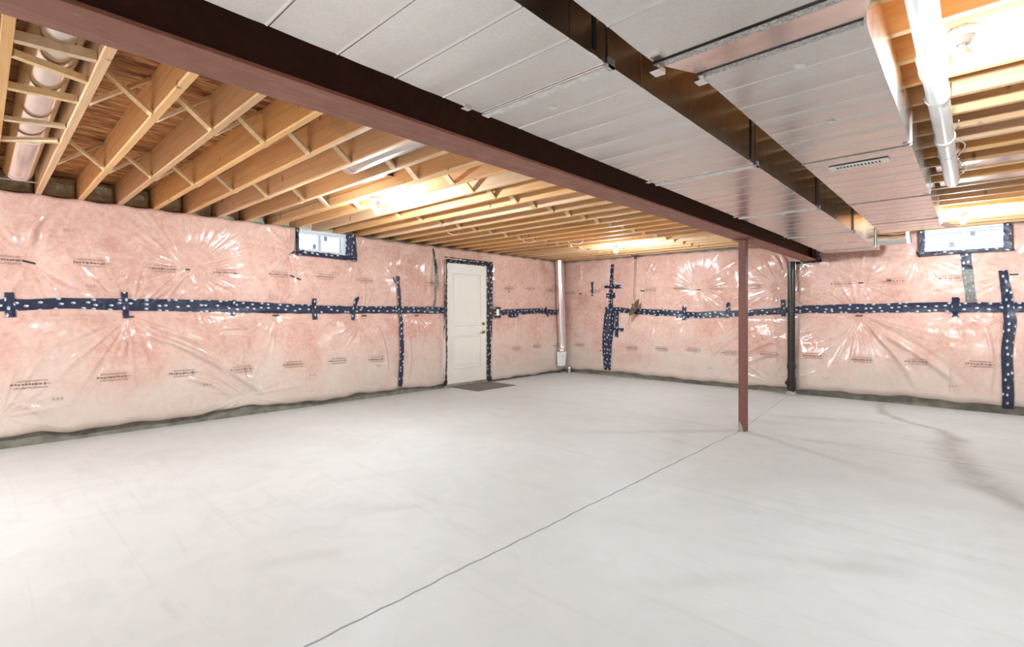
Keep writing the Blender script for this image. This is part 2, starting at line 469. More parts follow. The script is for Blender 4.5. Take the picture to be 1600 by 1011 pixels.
# cross bridging: two straps crossing in every bay of a row
def strap(flip):
    z0, z1 = .006, ZS - ZJ - .012
    a = (0, .019, z0 if not flip else z1); b = (0, JSP - .019, z1 if not flip else z0)
    return MB().bar(a, b, .018, .058, up=(1, 0, 0)).mesh('bridging_strap', 'strut_wood')
sA, sB = strap(False), strap(True)
for row, ylo, yhi in ((-3.45, -.6, 9), (-5.0, -.6, 9), (.42, 5.4, 9)):
    for k, y in joists:
        if y < ylo or y + JSP > YB - .03 or y > yhi: continue
        if row == .42 and y < 5.9: continue
        if k == -1: continue
        dx = RNG.normal(0, .012)
        if (row < 0 and k in (5, 7)): 
            link('bridging_strap', sA, ce, (row + dx - .03, y, ZJ)); link('bridging_strap', sB, ce, (row + dx + .16, y, ZJ)); continue
        link('bridging_strap', sA, ce, (row + dx - .031, y, ZJ)); link('bridging_strap', sB, ce, (row + dx + .031, y, ZJ))
for xa_, xb_, hh in ((-2.92, -2.90, .085), (-3.08, -3.19, .06), (-3.55, -3.53, .07), (-4.12, -4.05, .05), (-4.62, -4.42, .05)):
    MB().bar((xa_, JY0 - JSP + .02, ZJ + .0 + hh / 2 - .012), (xb_, JY0 - .02, ZJ + hh / 2 - .006), .038, hh * .5).obj('blocking_board', 'strut_wood', ce)
# batts stuffed between the joist ends
def batt_mesh(seed, w=.258, h=.225, dep=.10):
    rg = np.random.default_rng(seed); n = 9; V = []; F = []
    ph = rg.uniform(0, 6, 6)
    for j in range(n):
        for i in range(n):
            a, b = i / (n - 1), j / (n - 1)
            e = (1 - (2 * a - 1) ** 6) * (1 - (2 * b - 1) ** 6)
            d = dep * (.35 + .65 * e) + .018 * e * (math.sin(a * 9 + ph[0]) + math.sin(b * 11 + ph[1]) + math.sin((a + b) * 17 + ph[2]))
            V.append((d, (a - .5) * w, b * h))
    for j in range(n - 1):
        for i in range(n - 1):
            q = j * n + i; F.append((q, q + 1, q + n + 1, q + n))
    b0 = len(V); V += [(0, -w / 2, 0), (0, w / 2, 0), (0, w / 2, h), (0, -w / 2, h)]
    F += [(b0 + 3, b0 + 2, b0 + 1, b0), (*[i for i in range(n)][::-1], b0, b0 + 1), (*[(n - 1) * n + i for i in range(n)], b0 + 2, b0 + 3),
          (*[i * n for i in range(n)], b0 + 3, b0), (*[i * n + n - 1 for i in range(n)][::-1], b0 + 1, b0 + 2)]
    me = bpy.data.meshes.new('rim_batt'); me.from_pydata(V, [], F); me.materials.append(MAT['rim_batt'])
    me.polygons.foreach_set('use_smooth', [True] * len(F)); me.set_sharp_from_angle(angle=.9); return me
bms = [batt_mesh(i) for i in range(4)]
for k, y in joists:
    if y > -.7 and y < 8.2:
        link('rim_batt', bms[k % 4], wl, (XL - .17, y + JSP / 2, ZJ + .004))

# ---- insulation blankets: heightfields of pillowed film with folds radiating from the pins
def fnoise(U, Z, seed, n=14, kmin=2, kmax=9):
    rg = np.random.default_rng(seed); out = np.zeros_like(U)
    for _ in range(n):
        k = rg.uniform(kmin, kmax); a = rg.uniform(0, PI); p = rg.uniform(0, 6.28)
        w = np.sin(rg.uniform(.5, 1.6) * U + rg.uniform(0, 6)) * np.sin(rg.uniform(.8, 2) * Z + rg.uniform(0, 6))
        out += np.sin(k * (U * math.cos(a) + Z * math.sin(a)) + p + 1.2 * w) * (kmin / k) ** .7
    return out / math.sqrt(n)
class Blanket:
    def __init__(s, pins, folds, bottom, top, seams, seed, base=.085):
        s.pins = pins; s.folds = folds; s.bot = bottom; s.top = top; s.seams = seams; s.base = base; s.seed = seed
        rg = np.random.default_rng(seed); s.rays = []
        for (u, z, R, amp, n, *rest) in pins:
            n = int(n * 1.45)
            th = np.sort((np.arange(n) + rg.uniform(-.42, .42, n)) * 2 * PI / n)
            s.rays.append((th, rg.uniform(.55, 1.15, n) * R, rg.uniform(.35, 1, n) * amp))
    def zb(s, U): return np.interp(U, [p[0] for p in s.bot], [p[1] for p in s.bot]) + .008 * np.sin(U * 7.3) + .006 * np.sin(U * 17.1 + 1)
    def zt(s, U): return np.interp(U, [p[0] for p in s.top], [p[1] for p in s.top]) + .006 * np.sin(U * 20.6)
    def D(s, U, Z):
        U = np.asarray(U, float); Z = np.asarray(Z, float)
        sb = Z - s.zb(U)
        d = s.base + .020 * fnoise(U, Z, s.seed, 12, 1.2, 5) + .0038 * fnoise(U, Z, s.seed + 1, 14, 9, 26)
        # upper and lower pillows, tucked along the taped seam
        d += .030 * np.exp(-((Z - .55) / .42) ** 2) + .020 * np.exp(-((Z - 1.95) / .30) ** 2)
        d -= .034 * np.exp(-((Z - 1.31) / .10) ** 2)
        for u0 in s.seams: d -= .020 * np.exp(-((U - u0) / .06) ** 2)
        att = 1 - .85 * np.exp(-((Z - 1.31) / .065) ** 4)
        w = np.zeros_like(d)
        for (u, z, R, amp, n, *rest), (th, rr, aa) in zip(s.pins, s.rays):
            du, dz = U - u, Z - z; r = np.hypot(du, dz)
            m = r < R * 1.6
            if not m.any(): continue
            r_ = r[m]; t_ = np.arctan2(dz[m], du[m]); acc = np.zeros_like(r_)
            acc -= .018 * np.exp(-(r_ / .10) ** 2) + 2.0 * amp * np.exp(-(r_ / (.45 * R + .06)) ** 2)
            for tk, rk, ak in zip(th, rr, aa):
                dt = (t_ - tk + PI) % (2 * PI) - PI
                wd = .007 + .030 * r_
                acc += .80 * ak * np.clip(.35 + r_ / .35, 0, 1.2) * np.exp(-(dt * r_ / wd) ** 2) * (np.abs(dt) < 1.2) * np.clip(r_ / .06, 0, 1) * np.exp(-(r_ / rk) ** 3)
            w[m] += acc
        for (u0, z0, u1, z1, amp, wd) in s.folds:
            L = math.hypot(u1 - u0, z1 - z0); tx, tz = (u1 - u0) / L, (z1 - z0) / L
            a = (U - u0) * tx + (Z - z0) * tz; b = -(U - u0) * tz + (Z - z0) * tx
            b = b - .05 * np.sin(np.clip(a / L, 0, 1) * PI)
            m = np.clip(a / .15, 0, 1) * np.clip((L - a) / .25, 0, 1)
            w += 1.35 * amp * m * (np.exp(-(b / wd) ** 2) - .5 * np.exp(-((b - 1.8 * wd) / wd) ** 2))
        d = d + w * att
        q = np.clip(sb / .10, 0, 1)
        prof = .22 + .78 * np.sqrt(np.clip(1 - (1 - q) ** 2, 0, 1))
        tq = np.clip((s.zt(U) - Z) / .05, 0, 1); prof = prof * (.45 + .55 * np.sqrt(np.clip(1 - (1 - tq) ** 2, 0, 1)))
        return np.maximum(d * prof, .010)

bl_pins = [(.32, 1.72, .50, .015, 13), (1.60, 1.73, .74, .020, 36), (2.78, 1.71, .32, .013, 16), (1.08, 1.21, .75, .027, 24), (2.56, 1.21, .45, .020, 16),
           (3.80, 1.21, .42, .020, 16), (4.72, 1.21, .42, .020, 16), (4.29, 1.75, .35, .013, 14), (6.85, 1.66, .45, .013, 16), (.13, .30, .5, .014, 12), (2.20, .25, .75, .015, 11), (2.72, 2.03, .45, .012, 12), (3.62, 2.02, .40, .012, 12), (7.9, 2.2, .4, .012, 10)]
bl_folds = [(.30, 1.80, .52, 2.30, .020, .035), (.42, 1.80, .60, 2.22, .016, .03), (1.1, 1.05, 1.9, .62, .018, .03), (1.25, 1.02, 2.4, .25, .020, .035), (1.7, .85, 2.45, .20, .018, .04), (1.5, .55, 2.1, .22, .015, .03), (.2, .45, .5, .12, .016, .03), (1.0, 1.1, .95, .7, .014, .02), (4.78, 1.1, 4.75, .7, .014, .018), (1.9, 1.05, 2.5, 1.0, .014, .02), (1.85, .98, 2.4, .9, .012, .02), (6.5, .55, 6.85, .2, .014, .025), (5.1, 1.5, 5.12, 2.25, .02, .03), (4.95, 1.5, 4.98, 2.3, .018, .03), (4.5, 1.0, 4.52, .2, .010, .02), (3.95, 1.15, 4.15, .3, .010, .02), (7.0, 1.6, 6.95, .6, .010, .02)]
bl_bot = [(-4.4, .09), (0.13, .10), (0.4, .115), (.61, .09), (1.05, .085), (1.75, .085), (2.3, .125), (2.68, .075), (3.48, .07), (3.67, .09), (4.37, .085), (5.17, .06), (6.35, .03), (7.62, .03), (8.6, .05)]
bl_top = [(-4.4, 2.36), (2.6, 2.355), (3.0, 2.352), (4.1, 2.335), (8.6, 2.345)]
BL = Blanket(bl_pins, bl_folds, bl_bot, bl_top, (4.38, 5.2, 6.35), 21)
bb_pins = [(-3.53, 1.66, .62, .020, 30), (-4.62, 1.67, .45, .014, 16), (-4.32, 1.21, .5, .012, 12), (-2.25, 1.65, .45, .015, 16), (-1.19, 1.68, .42, .016, 16), (-1.21, 1.215, .95, .017, 20),
           (-.55, 2.02, .50, .015, 18), (.34, 1.72, .6, .016, 18), (-3.76, 1.20, .35, .016, 12), (-.18, 1.21, .25, .012, 12), (-5.41, 1.89, .35, .011, 12), (-6.1, 1.5, .3, .01, 8), (-2.35, .15, .6, .014, 12)]
bb_folds = [(-1.1, 1.05, -.1, .30, .022, .04), (-1.05, 1.0, -.55, .2, .018, .035), (-1.3, 1.1, -1.75, .8, .012, .03), (-2.9, .45, -2.2, .85, .018, .03), (-2.9, .32, -2.2, .62, .018, .03), (-3.3, .5, -2.6, 1.0, .014, .025), (-4.35, 1.15, -4.95, .55, .010, .015), (-4.05, 1.05, -4.05, .75, .016, .015), (-3.98, 1.05, -3.98, .72, .014, .012), (-4.4, 2.2, -4.62, 1.9, .016, .02), (-4.33, 2.15, -4.5, 1.95, .014, .018), (-2.35, 2.2, -2.2, 1.8, .014, .025), (-2.25, 2.22, -2.12, 1.8, .012, .025), (-.35, 1.05, -.25, .15, .010, .015), (.1, 1.1, .12, .2, .010, .02)]
bb_bot = [(-6.6, .05), (-5.33, .095), (-3.42, .065), (-2.12, .08), (-1.29, .09), (-.58, .11), (-.02, .10), (.43, .10), (6, .1)]
bb_top = [(-6.6, 2.345), (-4.0, 2.335), (-2.9, 2.32), (-2.2, 2.31), (-.6, 2.33), (.43, 2.335), (6, 2.34)]
BB = Blanket(bb_pins, bb_folds, bb_bot, bb_top, (-5.3, -2.04, .3), 47)
def Lpt(u, z, off): return (XL + off, u, z)
def Bpt(u, z, off): return (u, YB - off, z)

def blanket_mesh(name, B, pt, u0, u1, cell, holes, flip):
    us = np.concatenate([np.arange(u0, u1, cell), [u1]]); nz = int(2.3 / cell)
    U = np.repeat(us[:, None], nz + 1, 1); S = np.repeat(np.linspace(0, 1, nz + 1)[None], len(us), 0)
    Zb, Zt = B.zb(us)[:, None], B.zt(us)[:, None]; Zz = Zb + (Zt - Zb) * S
    D = B.D(U, Zz)
    # edge returns to the wall at top and bottom
    V = np.empty((len(us), nz + 3, 3))
    def fill(j, u, z, d):
        if pt is Lpt: V[:, j, 0], V[:, j, 1], V[:, j, 2] = XL + d, u, z
        else: V[:, j, 0], V[:, j, 1], V[:, j, 2] = u, YB - d, z
    for j in range(nz + 1): fill(j + 1, us, Zz[:, j], D[:, j])
    fill(0, us, Zz[:, 0] + .006, .001); fill(nz + 2, us, Zz[:, -1] - .002, .001)
    m = nz + 3
    I, J = np.meshgrid(np.arange(len(us) - 1), np.arange(m - 1), indexing='ij')
    q = (I * m + J).ravel(); F = np.stack([q, q + m, q + m + 1, q + 1], 1)
    uc = (us[:-1] + us[1:])[I].ravel() / 2; zc = V[:-1, :-1, 2].ravel() + cell / 2
    keep = np.ones(len(F), bool)
    for a, b, c, d in holes: keep &= ~((uc > a) & (uc < b) & (zc > c) & (zc < d))
    F = F[keep]
    if flip: F = F[:, ::-1]
    me = bpy.data.meshes.new(name)
    me.vertices.add(V.shape[0] * V.shape[1]); me.vertices.foreach_set('co', V.reshape(-1).astype(np.float32))
    me.loops.add(F.size); me.loops.foreach_set('vertex_index', F.reshape(-1).astype(np.int32))
    me.polygons.add(len(F)); me.polygons.foreach_set('loop_start', np.arange(0, F.size, 4, dtype=np.int32))
    me.update(calc_edges=True)
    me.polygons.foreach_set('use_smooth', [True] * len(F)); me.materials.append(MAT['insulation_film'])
    bm = bmesh.new(); bm.from_mesh(me)
    bmesh.ops.delete(bm, geom=[v for v in bm.verts if not v.link_faces], context='VERTS')
    bm.to_mesh(me); bm.free(); me.update(); return me
insL = link('insulation_blanket', blanket_mesh('insulation_blanket', BL, Lpt, -.55, YB - .12, .0105, [(DY0 - .055, DY1 + .045, -1, DZ1 + .035), (W1Y0 - .012, W1Y1 + .03, WZ0 - .012, 3)], False))
tag(insL, 'pink insulation under clear plastic film on the wall with the white door', 'insulation')
insB = link('insulation_blanket', blanket_mesh('insulation_blanket', BB, Bpt, XL + .02, 1.6, .0105, [(W2X0 - .012, W2X1 + .015, WZ0 - .012, 3)], True))
tag(insB, 'pink insulation under clear plastic film on the wall behind the red column', 'insulation')
def rest(name, pt, u0, u1):
    mb = MB()
    if pt is Lpt: mb.box(XL, XL + .09, u0, u1, .09, 2.34)
    else: mb.box(u0, u1, YB - .09, YB, .09, 2.34)
    return mb
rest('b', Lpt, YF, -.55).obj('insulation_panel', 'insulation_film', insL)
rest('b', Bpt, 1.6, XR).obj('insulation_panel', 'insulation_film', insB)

def tape_strip(B, pt, pts, widths, parent, mat='navy_tape', off=.006, v0=None, flip=False, label=None, jag=.003):
    """strip of tape following the film; pts = polyline (u,z)"""
    pts = [np.array(p, float) for p in pts]
    if isinstance(widths, (int, float)): widths = [widths] * len(pts)
    seg = [np.linalg.norm(pts[i + 1] - pts[i]) for i in range(len(pts) - 1)]; cum = np.concatenate([[0], np.cumsum(seg)])
    L = cum[-1]; n = max(4, int(L / .0125)); ss = np.linspace(0, L, n + 1)
    cu = np.interp(ss, cum, [p[0] for p in pts]); cz = np.interp(ss, cum, [p[1] for p in pts]); w = np.interp(ss, cum, widths)
    tu = np.gradient(cu); tz = np.gradient(cz); ln = np.hypot(tu, tz); tu, tz = tu / ln, tz / ln
    rg = np.random.default_rng(int(abs(pts[0][0] * 997 + pts[0][1] * 131)) + 5)
    e1 = jag * np.interp(ss, np.linspace(0, L, max(3, int(L / .09))), rg.normal(0, 1, max(3, int(L / .09))))
    e2 = jag * np.interp(ss, np.linspace(0, L, max(3, int(L / .11))), rg.normal(0, 1, max(3, int(L / .11))))
    M = max(5, int(max(widths) / .0125) + 1); V = []; UV = []
    for i in range(n + 1):
        for j in range(M):
            a = -w[i] / 2 + e1[i] + (w[i] + e2[i] - e1[i]) * j / (M - 1)
            V.append((cu[i] - tz[i] * a, cz[i] + tu[i] * a)); UV.append((ss[i] + pts[0][0], a + pts[0][1] * 3.3))
    V = np.array(V); D = B.D(V[:, 0], V[:, 1]) + off
    W = [pt(u, z, d) for (u, z), d in zip(V, D)]
    F = [(i * M + j, (i + 1) * M + j, (i + 1) * M + j + 1, i * M + j + 1) for i in range(n) for j in range(M - 1)]
    me = bpy.data.meshes.new('seam_tape'); me.from_pydata(W, [], F); me.materials.append(MAT[mat])
    ul = me.uv_layers.new(name='UVMap'); lv = np.empty(len(me.loops), np.int32); me.loops.foreach_get('vertex_index', lv)
    ul.data.foreach_set('uv', np.array(UV, np.float32)[lv].reshape(-1))
    me.polygons.foreach_set('use_smooth', [True] * len(F))
    o = link('seam_tape', me, parent)
    o['label'] = label or ('grey tape strip' if mat == 'grey_tape' else 'navy tape printed with white ovals')
    return o
def TL(pts, w, **k): return tape_strip(BL, Lpt, pts, w, insL, **k)
def TB(pts, w, **k): return tape_strip(BB, Bpt, pts, w, insB, **k)
# left wall tape
TL([(-.5, 1.315), (.13, 1.315), (.54, 1.335), (1.0, 1.335), (1.75, 1.325), (2.06, 1.32)], [.11, .11, .105, .125, .14, .14])
TL([(2.0, 1.32), (2.5, 1.31), (3.03, 1.295), (3.62, 1.295), (4.3, 1.297), (5.24, 1.296)], [.14, .13, .11, .105, .105, .105], off=.009)
for a, b, w in (((.19, 1.43), (.20, 1.205), .065), ((1.03, 1.46), (1.05, 1.19), .055), ((2.06, 1.40), (2.05, 1.215), .045), ((3.03, 1.44), (3.04, 1.16), .065), ((3.66, 1.48), (3.60, 1.15), .055)):
    TL([a, b], w, off=.013)
TL([(4.345, 1.81), (4.36, 1.5), (4.39, 1.30), (4.40, .7), (4.385, .12)], [.06, .065, .06, .07, .07], off=.014)
TL([(4.99, 2.29), (5.03, 2.1), (5.05, 1.86)], .04, mat='black_tape')
TL([(5.05, 1.86), (5.04, 1.36)], .04, mat='grey_tape')
TL([(6.60, 1.255), (6.76, 1.27), (7.14, 1.28), (7.71, 1.30), (8.15, 1.275), (8.52, 1.255)], [.09, .10, .11, .11, .11, .10])
TL([(6.78, 1.20), (7.10, 1.205)], .06, off=.009); TL([(7.93, 1.38), (7.97, 1.18)], .05, off=.012); TL([(8.36, 1.18), (8.5, 1.18)], .06, off=.009)
# back wall tape
TB([(-5.25, 2.22), (-5.265, 1.9), (-5.29, 1.36)], [.085, .10, .11], off=.008)
TB([(-5.30, 1.37), (-5.32, 1.0), (-5.35, .6), (-5.36, .12)], [.24, .25, .22, .14], off=.007)
TB([(-5.43, 1.78), (-5.20, 1.775), (-5.03, 1.765)], [.04, .085, .06], off=.013)
TB([(-5.45, .94), (-4.98, .93)], .06, off=.012)
TB([(-5.38, 1.60), (-5.17, 1.60)], .10, off=.010)
TB([(-5.71, 1.89), (-5.71, 1.60)], .05)
TB([(-5.14, 1.37), (-5.135, .78)], .075, off=.010)
TB([(-5.2, 1.325), (-4.83, 1.29), (-4.5, 1.275), (-3.80, 1.245)], [.10, .10, .105, .105], off=.012)
TB([(-3.93, 1.215), (-3.42, 1.22), (-3.03, 1.235)], [.105, .11, .105], off=.009)
TB([(-3.06, 1.24), (-2.78, 1.25), (-2.19, 1.285), (-1.86, 1.305), (-1.29, 1.315), (-.78, 1.32), (-.18, 1.322)], [.10, .10, .105, .115, .13, .13, .125], off=.006)
TB([(-.22, 1.32), (.43, 1.315), (1.5, 1.31)], [.125, .125, .12], off=.010)
for a, b, w in (((-3.79, 1.37), (-3.79, 1.13), .07), ((-3.015, 1.43), (-3.02, 1.17), .065), ((-2.185, 1.46), (-2.18, 1.20), .06), ((-.175, 1.45), (-.185, 1.20), .075)):
    TB([a, b], w, off=.016)
TB([(.255, 1.77), (.29, 1.4), (.315, 1.16), (.285, .75), (.30, .075)], [.085, .10, .105, .10, .105], off=.016)
TB([(-.085, 2.0), (-.07, 1.80)], .105, off=.008)
TB([(-.07, 1.81), (-.03, 1.39)], [.105, .105], mat='grey_tape', off=.006)
TB([(-2.0, 2.01), (-1.66, 2.03)], .05, mat='black_tape', off=.01)

# pins that hold the batts: short dark clips
def pins(B, pt, parent, lst):
    for (u, z, l, an) in lst:
        d = float(B.D(np.array([u]), np.array([z]))[0])
        a = pt(u - l / 2 * math.cos(an), z - l / 2 * math.sin(an), d + .006); b = pt(u + l / 2 * math.cos(an), z + l / 2 * math.sin(an), d + .006)
        up = (1, 0, 0) if pt is Lpt else (0, 1, 0)
        o = MB().bar(a, b, .018, .012, up=up).obj('fixing_pin', 'pin_dark', parent, bevel=.003)
        o['label'] = 'short black fixing pin'
pins(BL, Lpt, insL, [(.32, 1.715, .09, -.25), (1.6, 1.73, .06, 0), (2.75, 1.72, .06, -.3), (2.83, 1.69, .06, -.4), (1.08, 1.205, .07, 0), (2.56, 1.215, .08, 0), (3.80, 1.21, .08, 0), (4.72, 1.21, .07, 0), (4.285, 1.75, .09, -1.1), (6.85, 1.66, .03, 0)])
pins(BB, Bpt, insB, [(-3.53, 1.66, .07, 0), (-4.60, 1.675, .08, -.2), (-4.32, 1.205, .09, .1), (-1.19, 1.68, .06, 0), (-1.21, 1.21, .09, 0), (-.55, 2.03, .08, -1.1), (.36, 1.715, .10, 0), (-.86, 1.70, .05, 0), (-6.0, 1.66, .07, 0), (-5.5, .5, .03, 0)])

# printing on the film: blocks of thin lines round a bold row of marks (too small to read in the photograph)
def print_mark(B, pt, parent, u, z, L, seed, small=False, flip=1):
    rg = random.Random(seed); quads = []; bold = []
    def q(lst, a, b, c, d): lst.append((a, b, c, d))
    if small:
        for i in range(3): q(quads, i * .03, i * .03 + .022, .0, .004); q(quads, i * .03, i * .03 + .02, .018, .022); q(quads, i * .03 + .002, i * .03 + .006, .0, .022)
        for i in range(0): q(quads, i * .045, i * .045 + .034, .0, .006); q(quads, i * .045, i * .045 + .034, .035, .041); q(quads, i * .045 + .026, i * .045 + .034, .0, .04); q(quads, i * .045, i * .045 + .008, .0, .04)
    else:
        for zz in (.036, .026, -.026, -.036):
            a = rg.uniform(.02, .05)
            while a < L - .03:
                b = min(a + rg.uniform(.02, .07), L - .02); q(quads, a, b, zz - .0022, zz + .0022); a = b + rg.uniform(.006, .012)
        a = 0
        while a < L * .78:
            b = a + rg.uniform(.008, .024); q(bold, a, b, rg.uniform(-.013, -.004), rg.uniform(.004, .013)); a = b + rg.uniform(.004, .010)
        q(bold, L * .83, L * .88, -.012, .012); q(quads, L * .9, L * 1.0, -.003, .003)
    V = []; F = []; M = []
    for mi, lst in ((0, quads), (1, bold)):
        for a, b, c, d in lst:
            n = len(V); k = max(1, int((b - a) / .02))
            for i in range(k + 1):
                x = a + (b - a) * i / k
                V += [(u + flip * (x - L / 2), z + c), (u + flip * (x - L / 2), z + d)]
            for i in range(k): F.append((n + 2 * i, n + 2 * i + 2, n + 2 * i + 3, n + 2 * i + 1)); M.append(mi)
    V = np.array(V); D = B.D(V[:, 0], V[:, 1]) + .0035
    me = bpy.data.meshes.new('film_print'); me.from_pydata([pt(a, b, d) for (a, b), d in zip(V, D)], [], F)
    me.materials.append(MAT['ink']); me.materials.append(MAT['ink_bold']); me.polygons.foreach_set('material_index', M)
    o = link('film_print', me, parent); o['label'] = 'faint dark printing on the film'
i = 0
for kk in range(14):
    for z0, u0 in ((1.725, .16), (.585, .33)):
        u = u0 + .605 * kk
        if u > 8.3 or 5.1 < u < 6.45: continue
        if abs(u - 4.4) < .17: continue
        i += 1; print_mark(BL, Lpt, insL, u, z0 + .012 * math.sin(kk * 1.7), .27, i)
for u, z in ((.6, 2.03), (.77, 1.50), (.52, .42), (1.78, .42), (3.0, .42), (4.0, .47), (2.0, 1.53), (3.9, 1.57), (3.35, 1.86), (6.9, 1.52)):
    i += 1; print_mark(BL, Lpt, insL, u, z, .09, i, True)
for kk in range(13):
    for z0, u0 in ((1.685, -6.25), (.60, -6.0)):
        u = u0 + .605 * kk
        if u > .8 or abs(u + 5.3) < .30 or abs(u - .3) < .2 or abs(u + 2.1) < .12: continue
        i += 1; print_mark(BB, Bpt, insB, u, z0 + .012 * math.sin(kk * 2.1), .27, i)
for u, z in ((-2.75, 1.55), (-1.72, 1.52), (-.35, 1.53), (-1.6, .28), (-3.3, .3), (-.2, .3)):
    i += 1; print_mark(BB, Bpt, insB, u, z, .09, i, True)

# ---- door in the left wall
dr = struct(empty('door_1', (XL + .03, (DY0 + DY1) / 2, 0)))
ox, oy = XL + .03, (DY0 + DY1) / 2
def dpart(mb, name, mat, parent=dr, **k):
    mb.v = [(x - ox, y - oy, z) for x, y, z in mb.v]
    return mb.obj(name, mat, parent, **k)
sx = XL + .03            # slab face
sl0, sl1, sz0, sz1 = 5.337, 6.243, .062, 2.09
# slab with two recessed panels (frame pieces stand proud of the panels)
mb = MB().box(sx - .044, sx - .010, sl0, sl1, sz0, sz1)
st = .135; p1 = (1.02, sz1 - .15); p2 = (sz0 + .23, .86)
for b in ((sl0, sl0 + st, sz0, sz1), (sl1 - st, sl1, sz0, sz1), (sl0 + st, sl1 - st, sz0, p2[0]), (sl0 + st, sl1 - st, p2[1], p1[0]), (sl0 + st, sl1 - st, p1[1], sz1)):
    mb.box(sx - .012, sx, b[0], b[1], b[2], b[3])
leaf = dpart(mb, 'door_leaf', 'door_paint')
def raised(z0, z1, name):
    a0, a1 = sl0 + st + .006, sl1 - st - .006; m = MB()
    prof = [(0, -.0105), (.014, -.001), (.030, -.008), (.075, -.0025)]
    rings = []
    for ins, dx in prof:
        rings.append([(sx + dx, a0 + ins, z0 + ins), (sx + dx, a1 - ins, z0 + ins), (sx + dx, a1 - ins, z1 - ins), (sx + dx, a0 + ins, z1 - ins)])
    for r0, r1 in zip(rings, rings[1:]):
        for k in range(4): m.quad([r0[k], r0[(k + 1) % 4], r1[(k + 1) % 4], r1[k]])
    m.quad(rings[-1]); dpart(m, name, 'door_paint', leaf)
raised(p1[0] + .006, p1[1] - .006, 'door_panel'); raised(p2[0] + .006, p2[1] - .006, 'door_panel')
mb = MB()
for b in ((DY0, sl0 - .003, 0, DZ1), (sl1 + .003, DY1, 0, DZ1), (sl0 - .003, sl1 + .003, sz1 + .003, DZ1)):
    mb.box(sx - .14, sx + .012, b[0], b[1], b[2], b[3])
dpart(mb, 'door_frame', 'door_paint')
dpart(MB().box(sx - .16, sx + .03, sl0 - .02, sl1 + .02, 0, .038).box(sx - .03, sx + .012, sl0, sl1, .038, .056), 'threshold', 'sill_metal', bevel=.003)
hy = sl1 - .07
k = dpart(MB().lathe([(0, .0), (.032, 0), (.032, .010), (.022, .016), (.014, .018), (.014, .045), (0, .045)], (sx, hy, .915), (1, 0, 0)).tube([(sx + .042, hy, .915), (sx + .048, hy - .03, .915), (sx + .046, hy - .07, .912), (sx + .044, hy - .11, .905)], [.011, .010, .009, .007]), 'lever_handle', 'brass_dark', leaf, smooth=40)
k = dpart(MB().lathe([(0, 0), (.030, 0), (.030, .012), (.022, .022), (0, .022)], (sx, hy, 1.06), (1, 0, 0)).box(sx + .022, sx + .036, hy - .004, hy + .004, 1.045, 1.075), 'deadbolt', 'brass_dark', leaf, smooth=40)
# tape round the door, folded from frame to film
def flat_tape(name, quads, parent, mat, axis, label, bulge=.004):
    """quads: each 4 corner points; gridded and slightly crumpled, uv in metres"""
    V = []; F = []; UV = []; rg = np.random.default_rng(len(COL.objects))
    for qd in quads:
        a, b, c, d = [Vector(p) for p in qd]; n1 = max(2, int((b - a).length / .025)); n2 = max(2, int((d - a).length / .02)); base = len(V)
        nrm = (b - a).cross(d - a).normalized()
        for i in range(n1 + 1):
            for j in range(n2 + 1):
                s_, t_ = i / n1, j / n2
                p = a * (1 - s_) * (1 - t_) + b * s_ * (1 - t_) + c * s_ * t_ + d * (1 - s_) * t_
                e = bulge * rg.normal()
                V.append(tuple(p + nrm * e)); UV.append(((b - a).length * s_ + a.z, (d - a).length * t_ + a.y))
        for i in range(n1):
            for j in range(n2): q = base + i * (n2 + 1) + j; F.append((q, q + n2 + 1, q + n2 + 2, q + 1))
    me = bpy.data.meshes.new(name); me.from_pydata(V, [], F); me.materials.append(MAT[mat])
    ul = me.uv_layers.new(name='UVMap'); lv = np.empty(len(me.loops), np.int32); me.loops.foreach_get('vertex_index', lv)
    ul.data.foreach_set('uv', np.array(UV, np.float32)[lv].reshape(-1)); me.polygons.foreach_set('use_smooth', [True] * len(F))
    o = link(name, me, parent); o['label'] = label; return o
fx = sx + .014; zz_ = np.linspace(.12, 2.2, 150)
bx_ = XL + .012 + max(float(BL.D(np.full(150, u_), zz_).max()) for u_ in (5.225, 5.24, 6.33, 6.345))
def F_(y, z): return (fx, y, z)
def O_(y, z, e=0): return (bx_ + e, y, z)
lab = 'black tape with white dots sealing the door frame'
flat_tape('seam_tape', [(F_(5.335, 2.10), F_(5.335, .03), O_(5.225, .03, -.03), O_(5.225, 2.15))], insL, 'black_tape', 'x', lab)
flat_tape('seam_tape', [(F_(6.245, .03), F_(6.245, 2.10), O_(6.345, 2.15), O_(6.335, .03, -.03))], insL, 'black_tape', 'x', lab)
flat_tape('seam_tape', [(F_(6.30, 2.095), F_(5.29, 2.095), O_(5.225, 2.18), O_(6.345, 2.175))], insL, 'black_tape', 'x', lab)

